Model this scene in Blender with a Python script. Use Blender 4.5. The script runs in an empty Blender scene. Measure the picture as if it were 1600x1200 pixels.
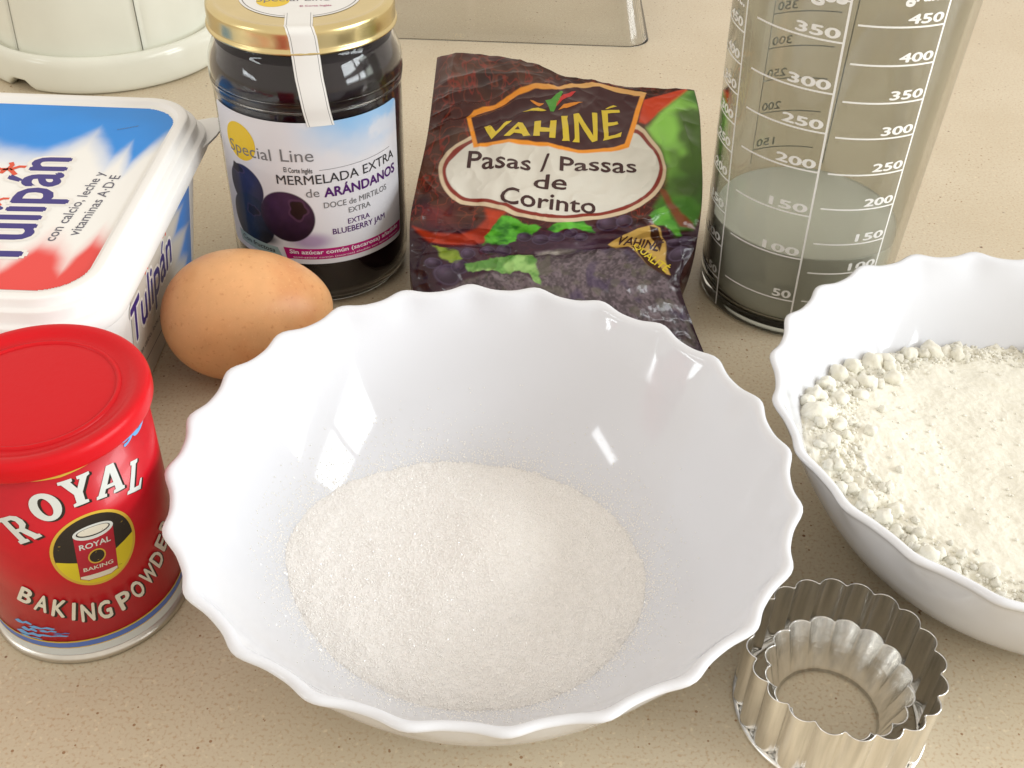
import bpy, math, random
import numpy as np
from mathutils import Vector

# ---------------------------------------------------------------- camera, light, exposure
SC = 0.01                      # everything below is written in centimetres
scene = bpy.context.scene
col = scene.collection
R_ = math.radians

CAM_F, CAM_PITCH, CAM_ROLL, CAM_H = 1732.13, 39.34, 2.058, 27.53
cd = bpy.data.cameras.new("camera")
cam = bpy.data.objects.new("camera", cd)
col.objects.link(cam)
cd.sensor_fit = 'HORIZONTAL'
cd.sensor_width = 36.0
cd.lens = CAM_F / 1600.0 * 36.0
cd.clip_start = 0.01
cd.clip_end = 50.0
_th, _ro = R_(CAM_PITCH), R_(CAM_ROLL)
fw = Vector((0, math.cos(_th), -math.sin(_th)))
up0 = Vector((0, math.sin(_th), math.cos(_th)))
rt0 = Vector((1, 0, 0))
rt = rt0 * math.cos(_ro) + up0 * math.sin(_ro)
up = -rt0 * math.sin(_ro) + up0 * math.cos(_ro)
from mathutils import Matrix
cam.matrix_world = Matrix(((rt.x, up.x, -fw.x, 0), (rt.y, up.y, -fw.y, 0), (rt.z, up.z, -fw.z, CAM_H * SC), (0, 0, 0, 1)))
scene.camera = cam

world = bpy.data.worlds.new("World")
scene.world = world
world.use_nodes = True
wb = world.node_tree.nodes["Background"]
wb.inputs[0].default_value = (1.0, 0.905, 0.79, 1)
wb.inputs[1].default_value = 0.82

def window_pane(name, loc, size, target, radiance, color):
    ld = bpy.data.lights.new(name, 'AREA')
    ld.shape = 'RECTANGLE'
    ld.size, ld.size_y = size[0] * SC, size[1] * SC
    ld.energy = radiance * math.pi * ld.size * ld.size_y
    ld.color = color
    o = bpy.data.objects.new(name, ld)
    col.objects.link(o)
    o.location = Vector(loc) * SC
    d = (Vector(target) - Vector(loc)).normalized()
    o.rotation_euler = d.to_track_quat('-Z', 'Y').to_euler()
    return o
# the kitchen window on the right (two casements, each with a lower and an upper pane), and a small one behind on the left
DAY = (0.91, 0.965, 1.0)
for y, w in ((25, 42), (-25, 46)):
    for z, h in ((25, 23), (67, 31)):
        window_pane("window_light", (120, y, z), (w, h), (0, y, z), 11.0, DAY)
for z, h in ((38, 7), (92, 9)):
    window_pane("side_window_light", (-130, -30, z), (46, h), (0, 0, z * .4), 10.0, DAY)

scene.view_settings.view_transform = 'Standard'
scene.view_settings.look = 'None'
scene.view_settings.gamma = 1.0
scene.view_settings.exposure = 0.22
scene.view_settings.use_curve_mapping = False
scene.cycles.max_bounces = 10
scene.cycles.transmission_bounces = 8
scene.cycles.sample_clamp_indirect = 6.0

# ---------------------------------------------------------------- helpers
def lin(c):
    c = np.asarray(c, float) / 255.0
    return np.where(c <= 0.04045, c / 12.92, ((c + 0.055) / 1.055) ** 2.4)

def mat(name, c=(0.8, 0.8, 0.8), rough=0.5, metal=0.0, spec=0.5, coat=0.0, coat_rough=0.05, attr=False,
        trans=0.0, ior=1.45, sss=0.0, sss_r=(1, 1, 1), sss_s=0.003, noise=None, bump=None, stretch=None):
    """noise=(scale per cm, amount) mottles the colour; bump=(scale per cm, distance in cm, detail)"""
    m = bpy.data.materials.new(name)
    m.use_nodes = True
    nt = m.node_tree
    b = nt.nodes["Principled BSDF"]
    b.inputs["Base Color"].default_value = (*c[:3], 1)
    b.inputs["Roughness"].default_value = rough
    b.inputs["Metallic"].default_value = metal
    b.inputs["Specular IOR Level"].default_value = spec
    b.inputs["IOR"].default_value = ior
    b.inputs["Coat Weight"].default_value = coat
    b.inputs["Coat Roughness"].default_value = coat_rough
    b.inputs["Transmission Weight"].default_value = trans
    if sss:
        b.inputs["Subsurface Weight"].default_value = sss
        b.inputs["Subsurface Radius"].default_value = sss_r
        b.inputs["Subsurface Scale"].default_value = sss_s
    src = None
    if attr:
        a = nt.nodes.new("ShaderNodeAttribute")
        a.attribute_name = "Col"
        src = a.outputs["Color"]
    tc = nt.nodes.new("ShaderNodeTexCoord")
    if noise:
        n = nt.nodes.new("ShaderNodeTexNoise")
        n.inputs["Scale"].default_value = noise[0] / SC
        n.inputs["Detail"].default_value = 5
        vec = tc.outputs["Object"]
        if stretch:
            mp = nt.nodes.new("ShaderNodeMapping"); mp.inputs["Scale"].default_value = stretch
            nt.links.new(vec, mp.inputs["Vector"]); vec = mp.outputs[0]
        nt.links.new(vec, n.inputs["Vector"])
        mr = nt.nodes.new("ShaderNodeMapRange")
        mr.inputs["From Min"].default_value = 0.25
        mr.inputs["From Max"].default_value = 0.75
        mr.inputs["To Min"].default_value = 1 - noise[1]
        mr.inputs["To Max"].default_value = 1 + noise[1]
        nt.links.new(n.outputs["Fac"], mr.inputs["Value"])
        vm = nt.nodes.new("ShaderNodeVectorMath")
        vm.operation = 'SCALE'
        if src is not None:
            nt.links.new(src, vm.inputs[0])
        else:
            vm.inputs[0].default_value = c[:3]
        nt.links.new(mr.outputs[0], vm.inputs["Scale"])
        src = vm.outputs[0]
    if src is not None:
        nt.links.new(src, b.inputs["Base Color"])
    if bump:
        n = nt.nodes.new("ShaderNodeTexNoise")
        n.inputs["Scale"].default_value = bump[0] / SC
        n.inputs["Detail"].default_value = bump[2] if len(bump) > 2 else 3
        nt.links.new(tc.outputs["Object"], n.inputs["Vector"])
        bn = nt.nodes.new("ShaderNodeBump")
        bn.inputs["Distance"].default_value = bump[1] * SC
        bn.inputs["Strength"].default_value = 1.0
        nt.links.new(n.outputs["Fac"], bn.inputs["Height"])
        nt.links.new(bn.outputs[0], b.inputs["Normal"])
    return m

def thing(name, label, cat, loc=(0, 0, 0), group=None, kind=None):
    o = bpy.data.objects.new(name, None)
    o.empty_display_size = 0.02
    col.objects.link(o)
    o.location = Vector(loc) * SC
    o["label"] = label
    if cat: o["category"] = cat
    if group: o["group"] = group
    if kind: o["kind"] = kind
    return o

def world_loc(o):
    p = Vector((0, 0, 0))
    while o is not None:
        p += o.location
        o = o.parent
    return p

def obj(name, V, F, m, parent=None, loc=None, mi=None, colr=None, smooth=True, **props):
    """V in world centimetres; stored relative to the parent (or to loc)."""
    V = np.asarray(V, float)
    if parent is not None: o0 = np.array(world_loc(parent)) / SC
    elif loc is not None: o0 = np.array(loc, float)
    else: o0 = np.zeros(3)
    me = bpy.data.meshes.new(name)
    me.from_pydata(((V - o0) * SC).tolist(), [], F if isinstance(F, list) else F.tolist())
    ms = m if isinstance(m, (list, tuple)) else [m]
    for q in ms: me.materials.append(q)
    if mi is not None: me.polygons.foreach_set("material_index", np.asarray(mi, dtype=np.int32))
    if smooth is True: me.polygons.foreach_set("use_smooth", np.ones(len(me.polygons), dtype=bool))
    elif smooth is not False: me.polygons.foreach_set("use_smooth", np.asarray(smooth, dtype=bool))
    if colr is not None:
        a = me.color_attributes.new("Col", 'FLOAT_COLOR', 'POINT')
        cc = np.ones((len(V), 4)); cc[:, :3] = colr
        a.data.foreach_set("color", cc.ravel())
    me.update()
    o = bpy.data.objects.new(name, me)
    col.objects.link(o)
    if parent is not None: o.parent = parent
    elif loc is not None: o.location = Vector(loc) * SC
    for k, v in props.items(): o[k] = v
    return o

def grid_faces(nr, nc, wrap=False, off=0, flip=False):
    i = np.arange(nr - 1)[:, None]; j = np.arange(nc if wrap else nc - 1)[None, :]
    a = i * nc + j; b = i * nc + (j + 1) % nc; c = (i + 1) * nc + (j + 1) % nc; d = (i + 1) * nc + j
    q = np.stack([a, b, c, d], -1).reshape(-1, 4) + off
    return q[:, ::-1] if flip else q

def lathe(profile, n=96, center=(0, 0, 0), closed=False, capb=False, capt=False, mod=None):
    """profile rows (r,z); mod(r,z,theta)->(r,z) ; counter clockwise faces outward when the profile runs upward"""
    P = np.asarray(profile, float)
    th = np.linspace(0, 2 * np.pi, n, endpoint=False)
    r = np.repeat(P[:, :1], n, 1); z = np.repeat(P[:, 1:2], n, 1); t = np.repeat(th[None], len(P), 0)
    if mod: r, z = mod(r, z, t)
    V = np.stack([center[0] + r * np.cos(t), center[1] + r * np.sin(t), center[2] + z], -1).reshape(-1, 3)
    F = grid_faces(len(P), n, True).tolist()
    if closed:
        l = (len(P) - 1) * n
        for j in range(n): F.append([l + j, l + (j + 1) % n, (j + 1) % n, j])
    if capb: F.append(list(range(n))[::-1])
    if capt: F.append([(len(P) - 1) * n + j for j in range(n)])
    return V, F

def smooth_profile(pts, n=8):
    P = np.asarray(pts, float); out = []
    for i in range(len(P) - 1):
        p0, p1, p2, p3 = P[max(i - 1, 0)], P[i], P[i + 1], P[min(i + 2, len(P) - 1)]
        for k in range(n):
            f = k / n
            out.append(.5 * (2 * p1 + (p2 - p0) * f + (2 * p0 - 5 * p1 + 4 * p2 - p3) * f * f + (3 * p1 - p0 - 3 * p2 + p3) * f ** 3))
    out.append(P[-1])
    return np.array(out)

def join(parts):
    V, F, n = [], [], 0
    for v, f in parts:
        V.append(np.asarray(v, float)); F += [[i + n for i in q] for q in (f if isinstance(f, list) else f.tolist())]
        n += len(v)
    return np.concatenate(V), F

_tc = {}
def text2d(s, offset=0.0, shear=0.0, spacing=1.0):
    """glyph outlines of the built-in font as flat triangles; baseline y=0, x from 0, cap height about 0.73"""
    k = (s, offset, shear, spacing)
    if k in _tc: return _tc[k]
    cu = bpy.data.curves.new("lettering", 'FONT')
    cu.body = s; cu.offset = offset; cu.shear = shear; cu.space_character = spacing
    cu.resolution_u = 3; cu.fill_mode = 'FRONT'
    o = bpy.data.objects.new("lettering", cu)
    col.objects.link(o)
    dg = bpy.context.evaluated_depsgraph_get()
    me = bpy.data.meshes.new_from_object(o.evaluated_get(dg))
    me.calc_loop_triangles()
    V = np.array([v.co[:2] for v in me.vertices]).reshape(-1, 2)
    T = np.array([t.vertices[:] for t in me.loop_triangles]).reshape(-1, 3)
    bpy.data.objects.remove(o); bpy.data.curves.remove(cu); bpy.data.meshes.remove(me)
    V[:, 0] -= V[:, 0].min()
    _tc[k] = (V, T)
    return V, T

def tess(V, T, L):
    """split triangles until no edge is longer than L so that print can follow a curved surface"""
    V = [tuple(v) for v in V]; T = [tuple(t) for t in T]; cache = {}; out = []
    st = list(T)
    while st:
        a, b, c = st.pop()
        e = sorted(((math.dist(V[a], V[b]), a, b, c), (math.dist(V[b], V[c]), b, c, a), (math.dist(V[c], V[a]), c, a, b)), reverse=True)[0]
        if e[0] <= L or len(out) > 60000: out.append((a, b, c)); continue
        _, p, q, r = e
        k = (min(p, q), max(p, q))
        if k not in cache:
            V.append(((V[p][0] + V[q][0]) / 2, (V[p][1] + V[q][1]) / 2)); cache[k] = len(V) - 1
        m_ = cache[k]
        st += [(p, m_, r), (m_, q, r)]
    return np.array(V), np.array(out)

def tri_poly(loops):
    from mathutils.geometry import tessellate_polygon
    pts = [p for l in loops for p in l]
    t = tessellate_polygon([[Vector((p[0], p[1], 0)) for p in l] for l in loops])
    return np.array(pts, float), np.array(t, int).reshape(-1, 3)

def disc2d(cx, cy, rx, ry, n=40):
    a = np.linspace(0, 2 * np.pi, n, endpoint=False)
    V = np.stack([cx + rx * np.cos(a), cy + ry * np.sin(a)], -1)
    V = np.vstack([[cx, cy], V])
    T = np.array([[0, 1 + i, 1 + (i + 1) % n] for i in range(n)])
    return V, T

def stroke2d(pts, w):
    P = np.asarray(pts, float); d = np.gradient(P, axis=0); d /= np.linalg.norm(d, axis=1)[:, None] + 1e-9
    n = np.stack([-d[:, 1], d[:, 0]], -1) * w / 2
    V = np.concatenate([P + n, P - n]); k = len(P); T = []
    for i in range(k - 1): T += [[i, k + i, k + i + 1], [i, k + i + 1, i + 1]]
    return V, np.array(T)

class Print:
    """flat print laid on a surface: f(points2d, lift) -> 3d. Everything lands in one mesh with several inks."""
    def __init__(self, f, step=0.25):
        self.f, self.step = f, step
        self.V, self.F, self.M, self.mats, self.n = [], [], [], [], 0
    def add(self, V, T, m, lift=0.012):
        if len(T) == 0: return
        V, T = tess(V, T, self.step)
        W = self.f(np.asarray(V, float), lift)
        # make the faces look outward: compare with the lifted side
        k = np.cross(W[T[:, 1]] - W[T[:, 0]], W[T[:, 2]] - W[T[:, 0]])
        out = self.f(np.asarray(V, float), lift + 0.05) - W
        s = np.einsum('ij,ij->i', k, out[T[:, 0]])
        T = np.where((s < 0)[:, None], T[:, ::-1], T)
        if m not in self.mats: self.mats.append(m)
        self.V.append(W); self.F.append(T + self.n); self.M += [self.mats.index(m)] * len(T); self.n += len(W)
    def text(self, s, p0, p1, height, m, offset=0.0, shear=0.0, lift=0.012, up=None, spacing=1.0):
        """baseline from p0 to p1, cap height in surface units"""
        V, T = text2d(s, 0.0, shear, spacing)
        w = V[:, 0].max()
        p0, p1 = np.array(p0, float), np.array(p1, float)
        d = p1 - p0
        u = np.array([-d[1], d[0]]) / np.linalg.norm(d) if up is None else np.array(up, float)
        W = p0 + (V[:, :1] / w) * d + V[:, 1:2] / 0.73 * height * u
        # heavier weights are struck several times, a hair apart
        dn = d / max(w, 0.45 * len(s))
        k = [(0, 0)] if not offset else ([(0, 0), (1, 0), (-1, 0), (0, 1), (0, -1)] if offset < .04 else [(0, 0), (1, 0), (-1, 0), (0, 1), (0, -1), (.7, .7), (-.7, .7), (.7, -.7), (-.7, -.7)])
        for i, (a, b) in enumerate(k):
            self.add(W + dn * a * offset + u * (b * offset / 0.73 * height), T, m, lift + i * .0005)
    def poly(self, loops, m, lift=0.012):
        V, T = tri_poly(loops if isinstance(loops[0][0], (list, tuple, np.ndarray)) else [loops])
        self.add(V, T, m, lift)
    def build(self, name, parent, **kw):
        return obj(name, np.concatenate(self.V), np.concatenate(self.F), self.mats, parent, mi=self.M, smooth=False, **kw)

def sdf_poly(P, poly):
    """signed distance (negative inside) from points (n,2) to polygon"""
    P = np.asarray(P, float); A = np.asarray(poly, float); B = np.roll(A, -1, 0)
    d = np.full(len(P), 1e9); ins = np.zeros(len(P), bool)
    for a, b in zip(A, B):
        e = b - a; w = P - a
        t = np.clip((w @ e) / (e @ e + 1e-12), 0, 1)
        q = w - t[:, None] * e
        d = np.minimum(d, np.hypot(q[:, 0], q[:, 1]))
        c = ((a[1] > P[:, 1]) != (b[1] > P[:, 1])) & (P[:, 0] < (b[0] - a[0]) * (P[:, 1] - a[1]) / (b[1] - a[1] + 1e-12) + a[0])
        ins ^= c
    return np.where(ins, -d, d)

def sst(a, b, x):
    t = np.clip((x - a) / (b - a), 0, 1)
    return t * t * (3 - 2 * t)

_rng = np.random.default_rng(7)
_lat = _rng.random((64, 64, 64))
def vnoise(P, s=1.0, o=1):
    """value noise of 2d or 3d points, about 0..1"""
    P = np.asarray(P, float) * s
    if P.shape[1] == 2: P = np.hstack([P, np.zeros((len(P), 1))])
    out = 0; amp = 1; tot = 0
    for _ in range(o):
        i = np.floor(P).astype(int); f = P - i; f = f * f * (3 - 2 * f)
        r = 0
        for dx in (0, 1):
            for dy in (0, 1):
                for dz in (0, 1):
                    w = (f[:, 0] if dx else 1 - f[:, 0]) * (f[:, 1] if dy else 1 - f[:, 1]) * (f[:, 2] if dz else 1 - f[:, 2])
                    r = r + w * _lat[(i[:, 0] + dx) % 64, (i[:, 1] + dy) % 64, (i[:, 2] + dz) % 64]
        out = out + r * amp; tot += amp; amp *= .5; P = P * 2.03 + 11.3
    return out / tot

def over(C, c, m):
    return C * (1 - m[:, None]) + np.asarray(c, float) * m[:, None]

# ---------------------------------------------------------------- the tabletop
def table_material():
    m = mat("speckled_laminate", (0.6, 0.5, 0.36), rough=0.34, spec=0.4)
    nt = m.node_tree; b = nt.nodes["Principled BSDF"]; L = nt.links
    tc = nt.nodes.new("ShaderNodeTexCoord")
    def noise(scale, detail=3):
        n = nt.nodes.new("ShaderNodeTexNoise"); n.inputs["Scale"].default_value = scale / SC; n.inputs["Detail"].default_value = detail
        L.new(tc.outputs["Object"], n.inputs["Vector"]); return n.outputs["Fac"]
    def ramp(src, a, bb):
        r = nt.nodes.new("ShaderNodeMapRange"); r.inputs["From Min"].default_value = a; r.inputs["From Max"].default_value = bb
        L.new(src, r.inputs["Value"]); return r.outputs[0]
    def mix(fac, c1, c2):
        x = nt.nodes.new("ShaderNodeMix"); x.data_type = 'RGBA'
        L.new(fac, x.inputs[0])
        for i, c in ((6, c1), (7, c2)):
            if isinstance(c, tuple): x.inputs[i].default_value = (*c, 1)
            else: L.new(c, x.inputs[i])
        return x.outputs[2]
    c = mix(ramp(noise(0.12, 2), 0.35, 0.65), (0.565, 0.485, 0.350), (0.615, 0.54, 0.405))
    c = mix(ramp(noise(9.0, 2), 0.52, 0.72), c, (0.50, 0.37, 0.24))
    c = mix(ramp(noise(5.0, 3), 0.60, 0.78), c, (0.72, 0.63, 0.46))
    def dots(cell, rad, keep, colr, c, seed):
        v = nt.nodes.new("ShaderNodeTexVoronoi"); v.inputs["Scale"].default_value = 1 / (cell * SC)
        mp = nt.nodes.new("ShaderNodeMapping"); mp.inputs["Location"].default_value = (seed, seed * 2.3, 0)
        L.new(tc.outputs["Object"], mp.inputs["Vector"]); L.new(mp.outputs[0], v.inputs["Vector"])
        # size of each dot from the cell's own random colour; most cells get none
        s = nt.nodes.new("ShaderNodeSeparateColor"); L.new(v.outputs["Color"], s.inputs[0])
        k = nt.nodes.new("ShaderNodeMapRange"); k.inputs["From Min"].default_value = 1 - keep; k.inputs["From Max"].default_value = 1
        k.inputs["To Min"].default_value = 0.0; k.inputs["To Max"].default_value = rad / cell
        L.new(s.outputs[0], k.inputs["Value"])
        w = nt.nodes.new("ShaderNodeMath"); w.operation = 'SUBTRACT'; L.new(k.outputs[0], w.inputs[0]); L.new(v.outputs["Distance"], w.inputs[1])
        return mix(ramp(w.outputs[0], 0.0, 0.03), c, colr)
    c = dots(0.28, 0.055, 0.60, (0.33, 0.20, 0.11), c, 0.1)
    c = dots(0.62, 0.075, 0.55, (0.20, 0.10, 0.055), c, 0.37)
    c = dots(1.9, 0.12, 0.45, (0.10, 0.045, 0.03), c, 0.71)
    L.new(c, b.inputs["Base Color"])
    return m

def tabletop():
    x0, x1, y0, y1, t = -150, 170, -45, 210, 3.0
    r = 0.4
    V, F = [], []
    prof = [(0, 0)] + [(r * math.sin(a), -r + r * math.cos(a)) for a in np.linspace(0, math.pi / 2, 6)][1:] + [(r, -t)]
    for o, z in prof:
        V += [(x0 - o, y0 - o, z), (x1 + o, y0 - o, z), (x1 + o, y1 + o, z), (x0 - o, y1 + o, z)]
    F.append([0, 1, 2, 3])
    for k in range(len(prof) - 1):
        a = 4 * k
        for j in range(4): F.append([a + j, a + 4 + j, a + 4 + (j + 1) % 4, a + (j + 1) % 4])
    F.append([4 * (len(prof) - 1) + j for j in (3, 2, 1, 0)])
    return obj("tabletop", V, F, table_material(), smooth=False, kind="structure",
               label="beige speckled kitchen tabletop under all the ingredients")
tabletop()

# ---------------------------------------------------------------- the two scalloped bowls
OPAL = mat("white_opal_glass", (0.70, 0.72, 0.765), rough=0.07, spec=0.55, sss=0.25, sss_r=(1, 1, 1), sss_s=0.004)
BH = 5.6
def zin(r): return np.maximum(0.5, 0.25 + 5.45 * np.clip((np.asarray(r, float) - 3.3) / 5.3, 0, None) ** 2)
def bowl(name, label, cx, cy, phase):
    t = thing(name, label, "bowl", (cx, cy, 0), group="white scalloped bowls of dry ingredients")
    out = [(0.0, 0.35), (2.0, 0.35), (3.3, 0.33), (3.5, 0.05), (3.62, 0.0), (3.9, 0.0), (4.05, 0.06), (4.5, 0.17)]
    out += [(4 + 4.75 * math.sqrt(z / 5.6), z) for z in np.linspace(0.32, 5.25, 26)]
    out += [(8.74, 5.40), (8.81, 5.50), (8.85, 5.58), (8.84, 5.64), (8.77, 5.69), (8.67, 5.68), (8.58, 5.62), (8.52, 5.54)]
    out += [(r, float(zin(r))) for r in np.linspace(8.46, 3.6, 34)] + [(3.2, 0.5), (2.0, 0.49), (0.0, 0.49)]
    def mod(r, z, th):
        w = sst(7.9, 8.8, r)
        s = np.cos(24 * (th - phase)); s = s + 0.18 * np.cos(48 * (th - phase))
        return r + 0.115 * w * s, z + 0.045 * w * s
    V, F = lathe(out, 288, (cx, cy, 0), mod=mod)
    obj("bowl_body", V, F, OPAL, t)
    return t
B1 = (-0.70, 23.12); B2 = (17.03, 26.38)
bowl("mixing_bowl", "white scalloped bowl of sugar, in front, whole rim in view", *B1, 1.670)
bowl("mixing_bowl", "white scalloped bowl of flour, cut off by the right edge of the photo", *B2, 1.579)

# ---------------------------------------------------------------- sugar
def heap(cx, cy, rmax, nr, nt_, hf, sink=0.12):
    rr = np.sqrt(np.linspace(0, 1, nr)) * rmax; th = np.linspace(0, 2 * np.pi, nt_, endpoint=False)
    Rr, Th = np.meshgrid(rr, th, indexing='ij')
    X = (Rr * np.cos(Th)).ravel(); Y = (Rr * np.sin(Th)).ravel()
    Z = hf(X, Y)
    Z = np.maximum(Z, zin(np.hypot(X, Y)) - sink)
    V = np.stack([cx + X, cy + Y, Z], -1)
    return V, grid_faces(nr, nt_, True, flip=True)

def sugar_h(X, Y):
    P = np.stack([X, Y], -1)
    base = 0.93 - 0.075 * X - 0.01 * Y + 0.009 * X ** 2 - 0.005 * Y ** 2 + 1.0 * np.exp(-(((X - 0.9) / 2.6) ** 2 + ((Y - 0.2) / 3.0) ** 2)) - 0.12 * np.exp(-(((X + 2) / 1.8) ** 2 + ((Y - 1.5) / 2) ** 2))
    r = np.hypot(X, Y)
    base += 0.10 * (vnoise(P, 0.7, 3) - .5) * 2 + 0.07 * (vnoise(P, 3.0, 3) - .5) + 0.035 * (vnoise(P, 11, 2) - .5)
    return base - 0.35 * sst(4.3, 6.3, r) * (Y < 0) * np.clip(-Y / 4, 0, 1)
sug = thing("sugar", "white granulated sugar heaped in the front bowl", "sugar", (*B1, 0.5))
V, F = heap(*B1, 6.35, 330, 620, sugar_h)
SUGAR = mat("sugar_grain", (0.92, 0.905, 0.89), rough=0.75, spec=0.25, bump=(20, 0.016, 2), noise=(6, 0.03), sss=.4, sss_s=.003)
GRAIN = mat("sugar_crystal", (0.93, 0.92, 0.90), rough=0.12, spec=0.9)
obj("sugar_heap", V, F, SUGAR, sug)
def grains(n, rmax, hf, size, cx, cy, seed):
    g = np.random.default_rng(seed)
    r = np.sqrt(g.random(n)) * rmax; t = g.random(n) * 2 * np.pi
    X, Y = r * np.cos(t), r * np.sin(t); Z = hf(X, Y)
    zb = zin(np.hypot(X, Y))
    # grains thin out up the wall beyond the edge of the heap
    ok = (Z > zb) | (g.random(n) < 0.75 * np.exp(-(zb - Z) / 0.42))
    X, Y, Z = X[ok], Y[ok], np.maximum(Z, zb)[ok]; n = len(X)
    c = np.array([(-1, -1, -1), (1, -1, -1), (1, 1, -1), (-1, 1, -1), (-1, -1, 1), (1, -1, 1), (1, 1, 1), (-1, 1, 1)], float)
    q = g.normal(size=(n, 4)); q /= np.linalg.norm(q, axis=1)[:, None]
    w, x, y, z = q.T
    M = np.stack([1 - 2 * (y * y + z * z), 2 * (x * y - z * w), 2 * (x * z + y * w), 2 * (x * y + z * w), 1 - 2 * (x * x + z * z), 2 * (y * z - x * w),
                  2 * (x * z - y * w), 2 * (y * z + x * w), 1 - 2 * (x * x + y * y)], -1).reshape(n, 3, 3)
    s = size * (0.6 + 0.8 * g.random((n, 1, 1)))
    V = np.einsum('nij,kj->nki', M, c) * s + np.stack([cx + X, cy + Y, Z], -1)[:, None, :]
    f = np.array([[0, 3, 2, 1], [4, 5, 6, 7], [0, 1, 5, 4], [1, 2, 6, 5], [2, 3, 7, 6], [3, 0, 4, 7]])
    return V.reshape(-1, 3), (f[None] + 8 * np.arange(n)[:, None, None]).reshape(-1, 4)
V, F = grains(64000, 7.0, sugar_h, 0.015, *B1, 3)
obj("sugar_grains", V, F, GRAIN, sug, smooth=False, kind="stuff")

# ---------------------------------------------------------------- flour
def flour_h(X, Y):
    P = np.stack([X, Y], -1)
    r = np.hypot(X, Y); left = np.clip((-X - 3) / 4, 0, 1)
    h = 3.45 + 0.30 * np.exp(-((X - 1) ** 2 + (Y + 4) ** 2) / 16) - 0.03 * Y - 0.075 * np.clip(Y - 1, 0, None) + 0.50 * left * np.clip(1 - abs(Y - 1.5) / 5, 0, 1)
    n1 = vnoise(P, 1.1, 3) - .5
    n2 = 1 - abs(vnoise(P, 3.2, 3) - .5) * 2
    n3 = vnoise(P, 9, 3) - .5
    edge = sst(5.0, 7.0, r)
    return h + 0.26 * n1 + (0.035 + 0.15 * edge) * (n2 - .6) + (0.035 + 0.09 * edge) * n3 + 0.25 * edge * (vnoise(P, 2.0, 2) - .5)
FLOUR = mat("flour_powder", (0.83, 0.81, 0.71), rough=0.95, spec=0.04, bump=(11, 0.024, 4), noise=(4, 0.03), sss=.35, sss_s=.003)
fl = thing("flour", "cream white flour with crumbly lumps in the right bowl", "flour", (*B2, 3.0))
V, F = heap(*B2, 7.75, 380, 760, flour_h, sink=0.15)
obj("flour_heap", V, F, FLOUR, fl)
import bmesh
def ico(sub):
    bm = bmesh.new(); bmesh.ops.create_icosphere(bm, subdivisions=sub, radius=1.0)
    V = np.array([v.co[:] for v in bm.verts]); F = [[v.index for v in f.verts] for f in bm.faces]; bm.free()
    return V, F
def lump_meshes(k, sub, seed, m, name, rough=0.5):
    V0, F0 = ico(sub); out = []
    for i in range(k):
        d = 0.48 + rough * vnoise(V0 * 1.0 + 10 * i + seed, 2.1, 4)
        V = V0 * d[:, None] * np.array([1, .85, .75])
        me = bpy.data.meshes.new(name); me.from_pydata((V * SC).tolist(), [], F0); me.materials.append(m)
        me.polygons.foreach_set("use_smooth", np.ones(len(F0), dtype=bool)); me.update(); out.append(me)
    return out
lm = lump_meshes(8, 3, 3, FLOUR, "flour_lump", 1.1)
g = np.random.default_rng(11)
big = [(-6.9, 2.6, .42), (-6.2, 3.5, .36), (-6.95, 1.5, .50), (-6.8, .1, .34), (-5.6, 4.3, .40), (-4.9, 4.9, .36), (-4.1, 5.6, .50), (-3.5, 5.6, .40), (-5.9, 2.6, .34), (-6.3, 1.0, .28), (-4.6, 3.9, .42),
       (-3.6, 4.3, .36), (-6.75, -.9, .26), (-6.5, -1.8, .30), (-6.1, -2.3, .34), (-5.8, -3.0, .30), (-5.5, -3.5, .24), (-4.9, -4.6, .34), (-5.0, 3.1, .3), (-7.2, 2.0, .30), (-5.3, -2.6, .28), (-1.6, 6.4, .42), (-.7, 6.2, .32),
       (2.2, 6.5, .42), (3.2, 6.3, .38), (-2.5, 6.0, .34)]
spots = [(x, y, s) for x, y, s in big]
while len(spots) < 170:
    a = g.uniform(1.6, 4.7); r = 7.2 - abs(g.normal(0, .9)); s = g.uniform(.07, .15) + .16 * g.random() ** 3
    spots.append((r * math.cos(a), r * math.sin(a), s))
for k, (x, y, s) in enumerate(spots):
    o = bpy.data.objects.new("flour_lump", lm[k % 8]); col.objects.link(o); o.parent = fl
    for _ in range(40):      # slide inward until it rests on flour rather than on bare glass
        if float(flour_h(np.array([x]), np.array([y]))[0]) > float(zin(math.hypot(x, y) + s * .5)) + .02: break
        x, y = x * .99, y * .99
    z = float(flour_h(np.array([x]), np.array([y]))[0])
    o.location = Vector((x, y, z - 3.0 + s * .12)) * SC
    o.rotation_euler = (g.uniform(0, 6), g.uniform(0, 6), g.uniform(0, 6)); o.scale = (s, s, s)
# crumbs too small to pick apart
def crumbs(n, seed):
    g = np.random.default_rng(seed); V0, F0 = ico(1); Vs, Fs = [], []; k = 0
    while k < n:
        r = 7.3 * math.sqrt(g.random()); a = g.uniform(0, 2 * math.pi); s = g.uniform(.02, .06)
        if r < 5.8 and g.random() < .95: continue
        x, y = r * math.cos(a), r * math.sin(a); z = float(flour_h(np.array([x]), np.array([y]))[0])
        if z < float(zin(r)) - .05: continue
        Vs.append(V0 * (s * (1 + .5 * g.random((len(V0), 1)))) + np.array([B2[0] + x, B2[1] + y, z + s * .3])); Fs.append(np.array(F0) + k * len(V0)); k += 1
    return np.concatenate(Vs), np.concatenate(Fs)
V, F = crumbs(2600, 5)
obj("flour_crumbs", V, F, FLOUR, fl, kind="stuff")

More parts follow.
